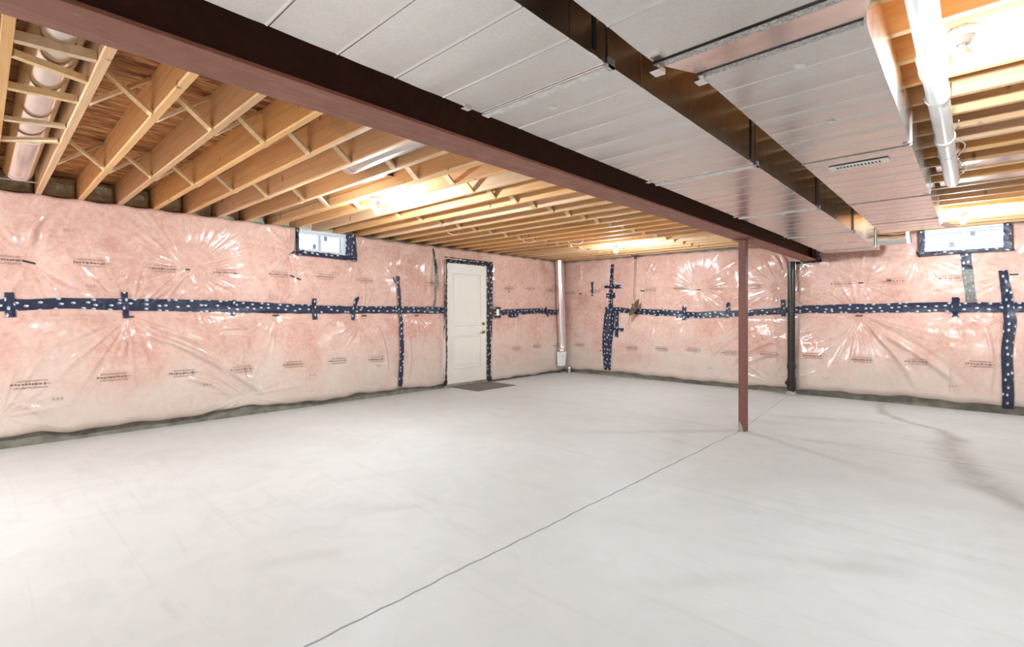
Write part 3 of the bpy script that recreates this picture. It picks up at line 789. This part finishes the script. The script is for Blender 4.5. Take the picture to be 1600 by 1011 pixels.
# ---- windows
def window(name, W, H, sticks):
    """slider window built in local coordinates: width along local x, height z, interior towards -y"""
    r = struct(empty(name))
    fr = MB(); d0, d1 = 0, .07
    fr.box(0, W, d0, d1, 0, .035).box(0, W, d0, d1, H - .03, H).box(0, .035, d0, d1, .035, H - .03).box(W - .035, W, d0, d1, .035, H - .03)
    fr.obj('window_frame', 'vinyl_white', r, bevel=.004)
    for i, (a, b, dy) in enumerate(((.035, W / 2 + .018, .012), (W / 2 - .018, W - .035, .038))):
        s = MB(); t = .026
        s.box(a, a + t, dy, dy + .022, .035, H - .03).box(b - t, b, dy, dy + .022, .035, H - .03).box(a + t, b - t, dy, dy + .022, .035, .035 + t).box(a + t, b - t, dy, dy + .022, H - .03 - t, H - .03)
        so = s.obj('sash', 'vinyl_white', r, bevel=.003)
        MB().box(a + t, b - t, dy + .009, dy + .013, .035 + t, H - .03 - t).obj('pane', 'pane', so)
        x_, z_ = sticks[i]
        MB().box(x_, x_ + .045, dy + .006, dy + .0085, z_, z_ + .065).obj('sticker', 'sticker', so)
    MB().box(W / 2 - .008, W / 2 + .008, -.004, .012, H * .45, H * .58).obj('latch', 'vinyl_white', r, bevel=.002)
    return r
w2 = window('window_2', W2X1 - W2X0, .315, ((.26, .07), (.46, .20)))
w2.location = (W2X0, YB + .02, WZ0)
w1 = window('window_1', W1Y1 - W1Y0, .315, ((.27, .07), (.44, .20)))
w1.rotation_euler = (0, 0, PI / 2); w1.location = (XL - .02, W1Y0, WZ0)
# tape on the reveals and round the film openings
lab = 'dark blue tape sealing the window opening'
xa, xb = XL - .018, XL + .142
flat_tape('seam_tape', [((xa, W1Y0 + .02, WZ0 + .012), (xa, W1Y1 - .01, WZ0 + .012), (xb, W1Y1 + .03, WZ0 - .005), (xb, W1Y0 - .03, WZ0 + .012)), ((xb, W1Y1 + .06, WZ0 - .005), (xb, W1Y0 - .05, WZ0 + .015), (xb + .006, W1Y0 - .03, WZ0 - .045), (xb + .006, W1Y1 + .07, WZ0 - .060))], insL, 'navy_tape', 'x', lab, .005)
flat_tape('seam_tape', [((xa, W1Y1 - .012, WZ0), (xa, W1Y1 - .012, 2.35), (xb, W1Y1 + .01, 2.35), (xb, W1Y1 + .01, WZ0)), ((xb, W1Y1 + .0, 2.35), (xb, W1Y1 + .0, WZ0 - .03), (xb + .005, W1Y1 + .075, WZ0 - .05), (xb + .005, W1Y1 + .05, 2.34))], insL, 'navy_tape', 'x', lab, .005)
flat_tape('seam_tape', [((xa, W1Y0 + .012, WZ0), (xa, W1Y0 + .012, 2.35), (xb, W1Y0 - .005, 2.35), (xb, W1Y0 - .005, WZ0)), ((xb, W1Y0 + .005, 2.35), (xb, W1Y0 + .005, WZ0 - .03), (xb + .005, W1Y0 - .03, WZ0 - .03), (xb + .005, W1Y0 - .025, 2.34))], insL, 'navy_tape', 'x', lab, .005)
flat_tape('seam_tape', [((xb + .008, W1Y0 - .05, WZ0 + .005), (xb + .008, W1Y0 - .105, WZ0 - .03), (xb + .008, W1Y0 - .10, WZ0 - .045), (xb + .008, W1Y0 - .04, WZ0 - .02))], insL, 'black_tape', 'x', lab, .003)
ya, yb = YB + .018, YB - .138
flat_tape('seam_tape', [((W2X0 + .01, ya, WZ0 + .012), (W2X1 - .01, ya, WZ0 + .012), (W2X1 + .03, yb, WZ0 + .0), (W2X0 - .03, yb, WZ0 + .008)), ((W2X0 - .035, yb, WZ0 + .012), (W2X1 + .04, yb, WZ0 + .005), (W2X1 + .075, yb - .006, WZ0 - .035), (W2X0 - .03, yb - .006, WZ0 - .035))], insB, 'navy_tape', 'y', lab, .004)
flat_tape('seam_tape', [((W2X1 - .012, ya, WZ0), (W2X1 - .012, ya, 2.35), (W2X1 + .005, yb, 2.35), (W2X1 + .005, yb, WZ0)), ((W2X1 - .03, yb, 2.345), (W2X1 - .03, yb, WZ0 - .01), (W2X1 + .045, yb - .006, WZ0 - .01), (W2X1 + .035, yb - .006, 2.32))], insB, 'navy_tape', 'y', lab, .005)
flat_tape('seam_tape', [((W2X0 + .012, ya, WZ0), (W2X0 + .012, ya, 2.35), (W2X0, yb, 2.35), (W2X0, yb, WZ0)), ((W2X0 + .02, yb, 2.345), (W2X0 + .02, yb, WZ0 - .02), (W2X0 - .04, yb - .006, WZ0 - .02), (W2X0 - .035, yb - .006, 2.32))], insB, 'navy_tape', 'y', lab, .005)

# siding of the house next door, seen through the back window
hs = tag(empty('house_siding', (0, YB + 3.2, 1.2)), 'white horizontal siding of the building outside the back window', 'siding')
plank = MB().quad([(-4, 0, 0), (4, 0, 0), (4, .016, .115), (-4, .016, .115)]).box(-4, 4, .0, .03, -.012, .0).mesh('siding_plank', 'siding')
for k in range(26): link('siding_plank', plank, hs, (0, 0, k * .115))

# ================================================================== THINGS
# ---- steel beam
bm_ = tag(empty('steel_beam', ((BX0 + BX1) / 2, 0, BZ)), 'long dark red primed steel beam crossing under the joists', 'beam')
bxc = (BX0 + BX1) / 2; YE = YB - .04; Y0 = YF + .02; fw = (BX1 - BX0) / 2
MB().box(-fw, fw, Y0, YE, 0, .0145).obj('bottom_flange', 'red_primer', bm_, bevel=.002)
MB().box(-.005, .005, Y0, YE, .0145, .275).obj('web', 'web_primer_shaded', bm_)
MB().box(-fw, fw, Y0, YE, .275, .2895).obj('top_flange', 'red_primer', bm_, bevel=.002)
MB().box(-fw + .005, fw - .005, Y0, YE, .2897, .3295).obj('nailer_plank', 'joist_wood', bm_)
flat_tape('seam_tape', [((fw + .012, YE - .26, -.015), (fw + .012, YE - .05, -.02), (fw + .012, YE - .05, .20), (fw + .012, YE - .24, .17)), ((-fw * .2, YE - .12, -.008), (fw + .01, YE - .20, -.010), (fw + .02, YE - .05, -.012), (-fw, YE - .05, -.012))], bm_, 'black_tape', 'x', 'black tape patch at the beam end', .008)
# ---- red column under the beam
cy = 5.51
co = tag(empty('steel_column', (bxc, cy, 0)), 'square red steel column standing on the floor under the beam', 'column')
MB().box(-.038, .038, -.038, .038, .0, BZ - .012).obj('shaft', 'column_primer', co, bevel=.006)
MB().box(-.09, .09, -.06, .06, BZ - .0118, BZ - .0005).obj('cap_plate', 'column_primer', co, bevel=.002)
g = MB(); n = 22; pr = []
for k in range(n):
    a = k / (n - 1); pr.append((-.0395 + .048 * a, .09 * math.sqrt(max(0, 1 - a ** 2.2)) * (1 + .12 * math.sin(a * 19)) + .015 * (1 - a)))
for k in range(n - 1):
    g.quad([(pr[k][0], -.0395, .0), (pr[k + 1][0], -.0395, .0), (pr[k + 1][0], -.0395, pr[k + 1][1]), (pr[k][0], -.0395, pr[k][1])])
g.quad([(-.0395, -.0395, 0), (-.0395, -.0395, pr[0][1]), (-.0395, .01, .06), (-.0395, .02, 0)])
g.obj('cement_smear', 'grout', co)
# ---- black drain stack
px_, py_ = -2.04, 8.43
ds = tag(empty('drain_stack', (px_, py_, 0)), 'black plastic drain pipe standing against the insulated back wall', 'pipe')
MB().lathe([(0, 0), (.052, 0), (.052, 2.03), (0, 2.03)], n=28).obj('pipe', 'black_plastic', ds, smooth=40)
MB().lathe([(.052, .40), (.060, .40), (.060, .48), (.052, .48)], n=28).obj('upper_hub', 'black_plastic', ds, smooth=40)
MB().lathe([(.052, .10), (.062, .10), (.062, .26), (.052, .26)], n=28).lathe([(.0, .045), (.034, .045), (.034, .085), (.022, .088), (.022, .10), (0, .10)], (0, 0, .19), (-.5, -.8, 0), n=20).obj('cleanout', 'black_plastic', ds, smooth=40)
g = MB(); rg = random.Random(3)
pr = [(.085, .0), (.078, .02), (.064, .045), (.053, .062), (.052, .0)]
g.lathe(pr, n=20); g.v = [(x * (1 + .15 * rg.uniform(-1, 1)), y * (1 + .15 * rg.uniform(-1, 1)), z * (1 + .2 * rg.uniform(-1, 1)) if z > 0 else 0.001) for x, y, z in g.v]
g.obj('foam_collar', 'grout', ds, smooth=60)

# ---- rectangular ducts
def duct_section(x0, x1, z0, z1, y0, y1, beads, x0b=None, x1b=None, z0b=None, amp=.0023):
    """four-sided sheet-metal section running along y, with raised beads across it; may taper to x0b,x1b,z0b"""
    x0b = x0 if x0b is None else x0b; x1b = x1 if x1b is None else x1b; z0b = z0 if z0b is None else z0b
    ys = [(y0, 0)]
    for b in beads:
        for dy, a in ((-.009, 0), (-.003, .9), (.0, 1), (.003, .5), (.006, 0)): ys.append((b + dy, a))
    full = []
    for (ya_, a_), (yb_, b_) in zip(ys, ys[1:] + [(y1, 0)]):
        full.append((ya_, a_))
        if yb_ - ya_ > .08:
            for q_ in (.2, .4, .6, .8): full.append((ya_ + (yb_ - ya_) * q_, .55 * 4 * q_ * (1 - q_) * (.6 + .8 * random.random())))
    ys = full
    ys.append((y1, 0)); m = MB(); rings = []
    for y, a in ys:
        t = (y - y0) / (y1 - y0); e = a * amp
        X0, X1, Z0 = x0 + (x0b - x0) * t - e * .3, x1 + (x1b - x1) * t + e * .3, z0 + (z0b - z0) * t - e
        rings.append([(X0, y, z1), (X0, y, Z0), (X1, y, Z0), (X1, y, z1)])
    for r0, r1 in zip(rings, rings[1:]):
        for k in range(3): m.quad([r0[k], r0[k + 1], r1[k + 1], r1[k]])
    return m
ZD1 = 2.092; D1X0, D1X1 = -1.545, -.925
du1 = tag(empty('supply_duct', ((D1X0 + D1X1) / 2, 0, ZD1)), 'wide flat galvanised duct running right beside the dark red beam', 'duct')
cx1 = (D1X0 + D1X1) / 2; w1_ = (D1X1 - D1X0) / 2; h1 = ZJ - ZD1 - .012
def drive(mb, x0, x1, y, z, zt): pass
seams = [-3.24, -1.66, -.085, 1.485, 3.06, 4.64, 6.22, 7.80]
ends = [-4.3] + seams + [8.22]
for a, b in zip(ends, ends[1:]):
    L = b - a; nb = max(1, int(round(L / .225)) - 1)
    beads = [a + L * (k + 1) / (nb + 1) for k in range(nb)]
    if L < .6: beads = [a + .2]
    duct_section(-w1_, w1_, 0, h1, a + .004, b - .004, beads).obj('duct_section', 'galvanised', du1, smooth=25)
rg = random.Random(5)
for i, y in enumerate(seams):
    # slip joint: folded cleat with smeared sealant across the bottom, drive cleat up the side
    sc_ = MB().box(-w1_ - .004, w1_ + .004, y - .016, y + .016, -.006, -.0012).box(w1_ + .001, w1_ + .006, y - .016, y + .016, -.006, h1).obj('seam_cleat', 'galvanised_bright', du1, bevel=.0012)
    s = MB(); n = 40
    for k in range(n):
        xa_, xb_2 = -w1_ + 2 * w1_ * k / n, -w1_ + 2 * w1_ * (k + 1) / n
        wa = .020 + .006 * math.sin(k * .9 + i) + rg.uniform(-.003, .003)
        s.box(xa_, xb_2, y - wa * .55, y + wa, -.009 - rg.uniform(0, .0015), -.0055)
    s.obj('sealant_bead', 'duct_sealant', sc_)
    MB().box(w1_ - .010, w1_ + .012, y - .026, y + .022, -.013, -.006).box(w1_ + .006, w1_ + .012, y - .02, y + .02, -.013, .02).obj('drive_cleat_tab', 'cleat_metal', sc_)
    MB().box(w1_ - .002, w1_ + .012, y - .125, y - .085, -.010, .006).obj('hanger_clip', 'galvanised_bright', du1)
    MB().box(-w1_ - .012, -w1_ + .012, y - .125, y - .085, -.010, .006).obj('hanger_clip', 'galvanised_bright', du1)
    MB().box(w1_ + .0005, w1_ + .005, y - .10, y - .085, 0, h1).obj('hanger_strap', 'black_edge', du1)
for x_, y_ in ((-.02, .1), (-.05, 1.63), (.04, 3.0), (.02, 4.75)):
    MB().lathe([(0, -.004), (.018, -.004), (.020, -.0005)], (x_, y_, 0), n=18).obj('test_plug', 'duct_sealant', du1)
MB().box(-w1_, w1_, 8.216, 8.222, 0, h1).obj('end_cap', 'galvanised', du1)
# round branch near the far end of the first duct
br = tag(empty('branch_pipe', (D1X1, 7.95, 2.20)), 'short round galvanised branch pipe on the far end of the wide duct', 'pipe')
MB().lathe([(.074, .006), (.096, .006), (.096, .012), (.074, .012)], axis=(1, 0, 0), n=26).obj('collar_flange', 'galvanised_bright', br, smooth=40)
MB().tube([(.008, 0, 0), (.12, 0, -.01), (.24, .0, -.012), (.34, .0, .0)], .074, n=26, caps=False).obj('pipe', 'galvanised_bright', br, smooth=40)
MB().lathe([(.074, 0), (.081, .0), (.081, .035), (.074, .035)], (.30, .0, -.008), (1, 0, .08), n=26).obj('crimp_band', 'duct_sealant', br, smooth=40)

# second duct: deeper near section, tapered reducer, then a shallower run
du2 = tag(empty('return_duct', (0, 0, ZJ)), 'narrower galvanised duct with a grille, hung beside the white pipe', 'duct')
ZN, ZF = 2.079 - ZJ, 2.143 - ZJ; TOP = -.008
NX0, NX1, FX0, FX1 = -.792, -.185, -.767, -.250
YT0, YT1 = 1.56, 1.865
def run(ys, x0, x1, z0, nb):
    for a, b in zip(ys, ys[1:]):
        L = b - a; n = max(1, int(round(L / nb)) - 1)
        duct_section(x0, x1, z0, TOP, a + .003, b - .003, [a + L * (k + 1) / (n + 1) for k in range(n)]).obj('duct_section', 'galvanised', du2, smooth=25)
run([-4.3, -2.9, -1.4, .08, YT0], NX0, NX1, ZN, .30)
duct_section(NX0, NX1, ZN, TOP, YT0 + .003, YT1 - .003, [], FX0, FX1, ZF).obj('reducer', 'galvanised_bright', du2)
fy = [YT1, 3.42, 4.95, 6.20, 6.87]
run(fy, FX0, FX1, ZF, .215)
MB().box(FX0, FX1, 6.866, 6.872, ZF, TOP).obj('end_cap', 'galvanised', du2)
for y, x0, x1, z in ((YT0, NX0, NX1, ZN), (YT1, FX0, FX1, ZF)):
    MB().box(x0 - .004, x1 + .004, y - .004, y + .030, z - .006, z - .0015).obj('standing_cleat', 'cleat_metal', du2, bevel=.0015)
    MB().box(x0 - .004, x1 + .004, y - .0075, y - .0045, z - .0045, z - .0015).obj('cleat_lip', 'black_edge', du2)
    MB().box(x1 + .001, x1 + .008, y - .012, y + .022, z - .02, TOP).obj('drive_cleat', 'galvanised_bright', du2)
    MB().box(x0 - .012, x0 + .025, y - .016, y + .030, z - .034, z - .016).obj('cleat_tab', 'galvanised_bright', du2, bevel=.002)
for y in fy[1:-1]:
    MB().box(FX0 - .003, FX1 + .003, y - .006, y + .006, ZF - .0045, ZF - .0008).obj('seam_cleat', 'cleat_metal', du2)
    MB().box(FX1 + .001, FX1 + .006, y - .014, y + .014, ZF - .004, TOP).obj('drive_cleat', 'galvanised_bright', du2)
    MB().box(FX1 - .03, FX1 + .008, y - .07, y - .05, ZF - .006, ZF - .0008).obj('hanger_clip', 'cleat_metal', du2)
for x_, y_ in ((-.50, 2.75), (-.47, 2.05)):
    MB().lathe([(0, ZF - .005), (.018, ZF - .005), (.020, ZF - .0008)], (x_, y_, 0), n=18).obj('test_plug', 'duct_sealant', du2)
MB().bar((FX1 + .0, 6.80, ZF + .03), (FX1 + .085, 6.86, ZF - .015), .12, .002, up=(.3, .2, 1)).obj('end_flap', 'galvanised_bright', du2)
# grille on the underside
gr = tag(empty('air_grille', (-.515, 3.625, 2.143)), 'small white slotted grille on the underside of the narrower duct', 'grille')
g = MB(); gw, gd = .15, .045
g.box(-gw, gw, -gd, -gd * .55, -.012, -.0045).box(-gw, gw, gd * .55, gd, -.012, -.0045).box(-gw, -gw + .03, -gd * .55, gd * .55, -.012, -.0045).box(gw - .03, gw, -gd * .55, gd * .55, -.012, -.0045)
g.obj('frame', 'white_plastic', gr, bevel=.002)
MB().box(-gw + .03, gw - .03, -gd * .55, gd * .55, -.006, -.0046).obj('dark_back', 'black_edge', gr)
sl = MB().bar((0, -gd * .55, -.010), (0, gd * .55, -.010), .009, .003, up=(.5, 0, 1)).mesh('slat', 'white_plastic')
for k in range(14): link('slat', sl, gr, (-gw + .036 + k * .0176, 0, 0))
for sx_ in (-1, 1): MB().lathe([(0, -.0135), (.004, -.0135), (.005, -.0115)], (sx_ * (gw - .014), 0, 0), n=10).obj('screw', 'cleat_metal', gr)

# ---- white drain pipe slung under the joists on the right
wp = tag(empty('white_pipe', (-.132, 0, 2.300)), 'white plastic drain pipe slung under the joists beside the narrower duct', 'pipe')
MB().tube([(0, YF + .05, .012), (0, 2, .006), (0, 5.30, 0), (0, 5.36, .004), (0, 5.405, .03), (0, 5.42, .07), (0, 5.42, .22)], .0445, n=26).obj('pipe', 'white_plastic', wp, smooth=40)
for y in (1.52, 2.72, 2.84, 4.02):
    MB().lathe([(.0445, -.035), (.051, -.035), (.052, .0), (.051, .035), (.0445, .035)], (0, y, .003), (0, 1, 0), n=26).obj('coupling', 'white_plastic', wp, smooth=40)
for y in (3.2, 4.35): MB().tube([(-.048, y, .05), (-.050, y, 0)] + [(.05 * math.cos(a), y, .05 * math.sin(a)) for a in np.linspace(PI, 2 * PI, 9)] + [(.048, y, .05)], .004, n=6).obj('pipe_strap', 'galvanised_bright', wp, smooth=50)
wc = tag(MB().tube([(.0 + .062 + .018 * math.sin(y * 9) + .01 * math.sin(y * 23), y, -.0 + .035 + .018 * math.cos(y * 13)) for y in np.linspace(3.85, 5.5, 70)], .004, n=6).obj('white_cable', 'cable_white', None, smooth=60, loc=(-.132, 0, 2.295)), 'thin wavy white cable hanging alongside the white drain pipe', 'cable')

# ---- sheet-metal pans under joist bays
def pan(y0, y1, x0, x1, label, z=-.004, grp='sheet metal pans under joist bays'):
    n = max(2, int((x1 - x0) / .6)); m = MB()
    for k in range(n):
        a = x0 + (x1 - x0) * k / n; b = x0 + (x1 - x0) * (k + 1) / n
        m.box(a, b - .004, y0, y1, z, z + .002)
    m.box(x0, x1, y0, y0 + .003, z, z + .03).box(x0, x1, y1 - .003, y1, z, z + .03)
    o = m.obj('joist_pan', 'galvanised', None, loc=(0, 0, ZJ)); return tag(o, label, 'sheet metal', grp)
jy = lambda k: JY0 + JSP * k
pan(jy(15) + .021, jy(16) - .021, -.22, 4.5, 'galvanised sheet pan closing the joist bay at the white pipe end, nearer one', .010)
pan(jy(17) + .021, jy(18) - .021, -.22, 4.5, 'galvanised sheet pan closing the joist bay past the white pipe end', .010)
pan(jy(6) + .021, jy(7) - .021, -6.3, -3.75, 'galvanised sheet pan between the joists left of the small left window', .09)
# oval duct in the bay before the lamp
od = tag(empty('bay_duct', (-3.0, jy(5) + JSP / 2, ZJ + .125)), 'round grey metal duct tucked in the joist bay near the beam', 'duct')
MB().lathe([(.085, -.75), (.10, -.75), (.10, 1.1), (.095, 1.1)], axis=(1, 0, 0), n=28).obj('pipe', 'galvanised', od, smooth=40)
MB().lathe([(.10, -.70), (.104, -.70), (.104, -.66), (.10, -.66)], axis=(1, 0, 0), n=28).obj('crimp_band', 'galvanised_bright', od, smooth=40)
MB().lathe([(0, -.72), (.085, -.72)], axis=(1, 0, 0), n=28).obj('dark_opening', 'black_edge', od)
# round duct in the first bay on the left
rd = tag(empty('round_duct', (-4.4, jy(-1) + JSP * .52, ZJ + .137)), 'round galvanised duct pipe in the nearest joist bay on the left', 'duct')
MB().lathe([(0, -1.72), (.098, -1.72), (.098, -1.66), (.094, -1.655), (.094, 2.6)], axis=(1, 0, 0), n=30).obj('pipe', 'galvanised_bright', rd, smooth=40)
for x_ in (-.35, -1.60, 1.2): MB().lathe([(.094, x_ - .02), (.099, x_ - .015), (.099, x_ + .015), (.094, x_ + .02)], axis=(1, 0, 0), n=30).obj('crimp_band', 'galvanised_bright', rd, smooth=40)
tag(MB().tube([(-6.2, jy(-2) + .02, 2.43), (-6.2, jy(-1), 2.415), (-6.2, jy(0) - .02, 2.42)], .006, n=8).obj('white_cable', 'cable_white', None, smooth=50), 'thin white cable strung level across the first joist bay, far left', 'cable')

# ---- bare-bulb lampholders
def lamp(x, y, label, zt=ZJ, glow='bulb_glow'):
    r = tag(empty('lampholder', (x, y, zt)), label, 'light bulb', 'bare bulb lampholders under the joists')
    MB().lathe([(0, -.001), (.050, -.001), (.050, -.012), (.0, -.012)], n=8).obj('junction_box', 'cleat_metal', r)
    pb = MB().lathe([(0, -.012), (.058, -.012), (.060, -.020), (.052, -.030), (.034, -.036), (.029, -.060), (.026, -.064), (.018, -.064)], n=32).obj('porcelain_base', 'porcelain', r, smooth=50)
    MB().lathe([(.0135, -.060), (.0135, -.074), (.020, -.086), (.029, -.100), (.0308, -.110), (.0300, -.1105)], n=24).obj('bulb_housing', 'porcelain', pb, smooth=50)
    MB().lathe([(.0300, -.1102), (.0304, -.118), (.0290, -.130), (.0245, -.142), (.0160, -.1505), (.008, -.1535), (0, -.1545)], n=24).obj('bulb_dome', glow, pb, smooth=80)
    return r
lamp(-4.22, 2.62, 'bare bulb in white porcelain base near the small left window')
lamp(-4.14, 6.86, 'bare bulb in white porcelain base near the far corner of the room', glow='bulb_glow_mid')
lamp(-.035, 2.64, 'large glaring bare bulb right of the white drain pipe', glow='bulb_glow_mid')
lamp(-.09, 7.20, 'bare bulb in white porcelain base above the back window', glow='bulb_glow_mid')
for x, y, s in ((-4.2, -1.8, 'unseen fill bulb added behind the camera on the left wall side'), (.25, -1.8, 'unseen fill bulb added directly behind the camera'), (3.6, 2.6, 'unseen fill bulb added far right of the camera'), (3.6, 7.0, 'unseen fill bulb added far right near the back wall'), (3.6, -1.8, 'unseen fill bulb added behind the camera on the right')):
    lamp(x, y, s, glow='fill_glow_high' if x < -3 else 'fill_glow_low')  # out-of-view bulbs, added as fill light

# ---- vertical duct by the corner, with its boot
vd = tag(empty('wall_duct', (-6.26, 8.17, 0)), 'vertical round galvanised duct on the left wall near the corner', 'duct')
MB().tube([(0, -.01, 2.34), (0, .02, 1.8), (0, .05, 1.2), (0, .085, .66)], .083, n=28).obj('pipe', 'galvanised_bright', vd, smooth=40)
MB().lathe([(.083, .0), (.088, .005), (.088, .035), (.083, .04)], (0, .072, .88), n=28).obj('crimp_band', 'galvanised_bright', vd, smooth=40)
MB().tube([(0, .085, .67), (0, .09, .60), (0, .082, .54), (0, .06, .50), (0, .05, .46)], [.086, .088, .085, .08, .078], n=28).obj('elbow', 'galvanised_bright', vd, smooth=40)
g = MB(); a = .10; b = .085
g.quad([(-.05, .06 - a, .47), (.07, .06 - a, .47), (.07, .06 + a, .47), (-.05, .06 + a, .47)]); 
g = MB(); n0 = [(-.05, .05 - .085, .46), (.075, .05 - .085, .46), (.075, .05 + .085, .46), (-.05, .05 + .085, .46)]; n1 = [(-.04, .05 - .07, .17), (.05, .05 - .07, .17), (.05, .05 + .07, .17), (-.04, .05 + .07, .17)]
for k in range(4): g.quad([n0[k], n1[k], n1[(k + 1) % 4], n0[(k + 1) % 4]])
g.quad(n0); g.quad(n1[::-1]); g.obj('boot', 'white_plastic', vd, bevel=.004)
for k in range(6):
    MB().bar((.0745, .05 - .05 + k * .020, .42), (.055, .05 - .045 + k * .018, .20), .004, .004).obj('boot_rib', 'vinyl_white', vd)
# ---- capped stub at the corner
sb = tag(empty('pipe_stub', (-6.23, 8.455, 0)), 'small capped steel pipe stub at the foot of the corner', 'pipe')
MB().lathe([(0, 0), (.034, 0), (.034, .085), (0, .085)], n=20).obj('pipe', 'cleat_metal', sb, smooth=40)
MB().lathe([(0, .085), (.044, .085), (.046, .115), (.036, .135), (.016, .150), (0, .155)], n=20).obj('cap', 'galvanised_bright', sb, smooth=40)

# ---- door mat
dm = MB(); nx, ny = 14, 20
x0, x1, y0, y1 = -6.42, -5.80, 5.43, 6.32
tag(MB().box(x0, x1, y0, y1, .001, .012).obj('door_mat', 'mat_fibre', None, bevel=.004), 'flat brown rectangular mat on the floor in front of the door', 'mat')
# ---- light switch
sw = tag(empty('light_switch', (XL + .118, 6.455, 1.265)), 'white switch plate framed in dark tape right of the door', 'switch')
MB().box(0, .007, -.036, .036, -.058, .058).obj('plate', 'white_plastic', sw, bevel=.0025)
MB().box(.007, .010, -.017, .017, -.034, .034).obj('rocker', 'white_plastic', sw, bevel=.0012)
fq = []
for a, b, c, d in ((-.085, -.034, -.10, .10), (.034, .085, -.10, .10), (-.034, .034, .056, .10), (-.034, .034, -.10, -.056)):
    fq.append(((.004, a, c), (.004, b, c), (.004, b, d), (.004, a, d)))
flat_tape('tape_border', fq, sw, 'black_tape', 'x', 'black tape border', .002)
MB().box(-.03, -.001, -.03, .03, -.05, .05).obj('wall_box', 'black_plastic', sw)
# ---- coil of brown cable hanging on the back wall
cc = tag(empty('cable_coil', (-4.67, 8.42, 1.36)), 'coil of brown cable hanging from a ceiling hook on the back wall', 'cable')
lp = MB(); rg = random.Random(2)
for k in range(7):
    pts = []; a0 = .155 + rg.uniform(-.012, .012); b0 = .024 + rg.uniform(-.012, .010); ox_, oy_ = rg.uniform(-.012, .012), -.006 - .010 * k
    for i in range(29):
        t_ = 2 * PI * i / 28; u_ = a0 * math.cos(t_); v_ = b0 * math.sin(t_) * (1.0 - .35 * math.cos(t_))
        ang = 1.02
        pts.append((u_ * math.cos(ang) - v_ * math.sin(ang) + ox_, oy_ + .012 * math.sin(3 * t_), u_ * math.sin(ang) + v_ * math.cos(ang)))
    lp.tube(pts, .0085, n=8)
lp.obj('coil_loops', 'cable_brown', cc, smooth=60)
lp = MB()
for k in range(5):
    c0 = Vector((.02, -.03, .04 + .012 * k)); 
    lp.tube([c0 + Vector((-.02 + .050 * math.cos(a) * .85, -.008 + .052 * math.sin(a), -.05 - .030 * math.cos(a))) for a in np.linspace(0, 2 * PI, 15)], .007, n=7)
lp.obj('binding_wrap', 'cable_brown', cc, smooth=60)
MB().tube([(-.0, -.02, .96), (-.005, -.02, .6), (-.02, -.025, .25), (.0, -.03, .10)], .006, n=8).obj('hanging_lead', 'cable_brown', cc, smooth=60)
MB().tube([(-.09, -.02, -.12), (-.12, -.015, -.22), (-.16, .005, -.33)], .005, n=8).obj('loose_tail', 'cable_brown', cc, smooth=60)
MB().box(-.06, .06, -.05, .02, .965, .975).box(-.055, -.045, -.04, -.03, .975, .994).box(.045, .055, -.04, -.03, .975, .994).lathe([(0, -.05), (.018, -.05), (.018, 0), (0, 0)], (0, -.02, .965), n=12).obj('ceiling_hook', 'pin_dark', cc)

# ---- scraps and wires
cl = MB(); rg = np.random.default_rng(4); n = 12; m = 6; V = []
for i in range(n):
    for j in range(m):
        a, b = i / (n - 1), j / (m - 1)
        V.append((.05 * math.sin(b * 3 + a * 2) + .03 * rg.normal() * .5, a * .55, -.10 * math.sin(a * PI) * (1 - .5 * b) + .02 * rg.normal() * .6 - .02 * b))
cl.v = V; cl.f = [(i * m + j, (i + 1) * m + j, (i + 1) * m + j + 1, i * m + j + 1) for i in range(n - 1) for j in range(m - 1)]; cl.m = [0] * len(cl.f)
tag(cl.obj('plastic_scrap', 'clear_film', None, smooth=60, loc=(-2.05, 4.75, ZJ - .03)), 'crumpled scrap of clear plastic hanging beside the beam above the column', 'plastic')
o_ = link('plastic_scrap', bpy.data.meshes['plastic_scrap'], None, (-.62, 8.40, 2.34)); o_.rotation_euler = (0, 0, 1.45); o_.scale = (.7, .6, .9)
tag(o_, 'crumpled scrap of clear plastic on top of the film left of the back window', 'plastic')
def wire(pts, lab, r=.005, mat='cable_white'):
    P_ = [Vector(p) for p in pts]; out = []
    for i in range(len(P_) - 1):
        p0, p1, p2, p3 = P_[max(i - 1, 0)], P_[i], P_[i + 1], P_[min(i + 2, len(P_) - 1)]
        for k in range(8):
            t_ = k / 8; out.append(.5 * ((2 * p1) + (-p0 + p2) * t_ + (2 * p0 - 5 * p1 + 4 * p2 - p3) * t_ ** 2 + (-p0 + 3 * p1 - 3 * p2 + p3) * t_ ** 3))
    out.append(P_[-1]); return tag(MB().tube(out, r, n=7).obj('wire_loop', mat, None, smooth=60), lab, 'wire')
wire([(-5.3, 4.32, 2.42), (-5.28, 4.40, 2.345), (-5.25, 4.52, 2.335), (-5.27, 4.62, 2.42)], 'loop of thin wire hanging from joists above the taped left wall')
wire([(-5.0, 5.55, 2.42), (-4.98, 5.62, 2.33), (-4.9, 5.74, 2.325), (-4.88, 5.83, 2.42)], 'loop of white wire hanging from joists in front of the door')
wire([(-4.6, 6.15, 2.42), (-4.58, 6.22, 2.335), (-4.48, 6.36, 2.33), (-4.45, 6.44, 2.42)], 'loop of white wire hanging from joists nearest the corner lamp')
wire([(-.9, 8.0, 2.32), (-.7, 7.9, 2.31), (-.55, 8.05, 2.33), (-.4, 8.15, 2.345)], 'white wire sagging from joists beside the back window', .008)
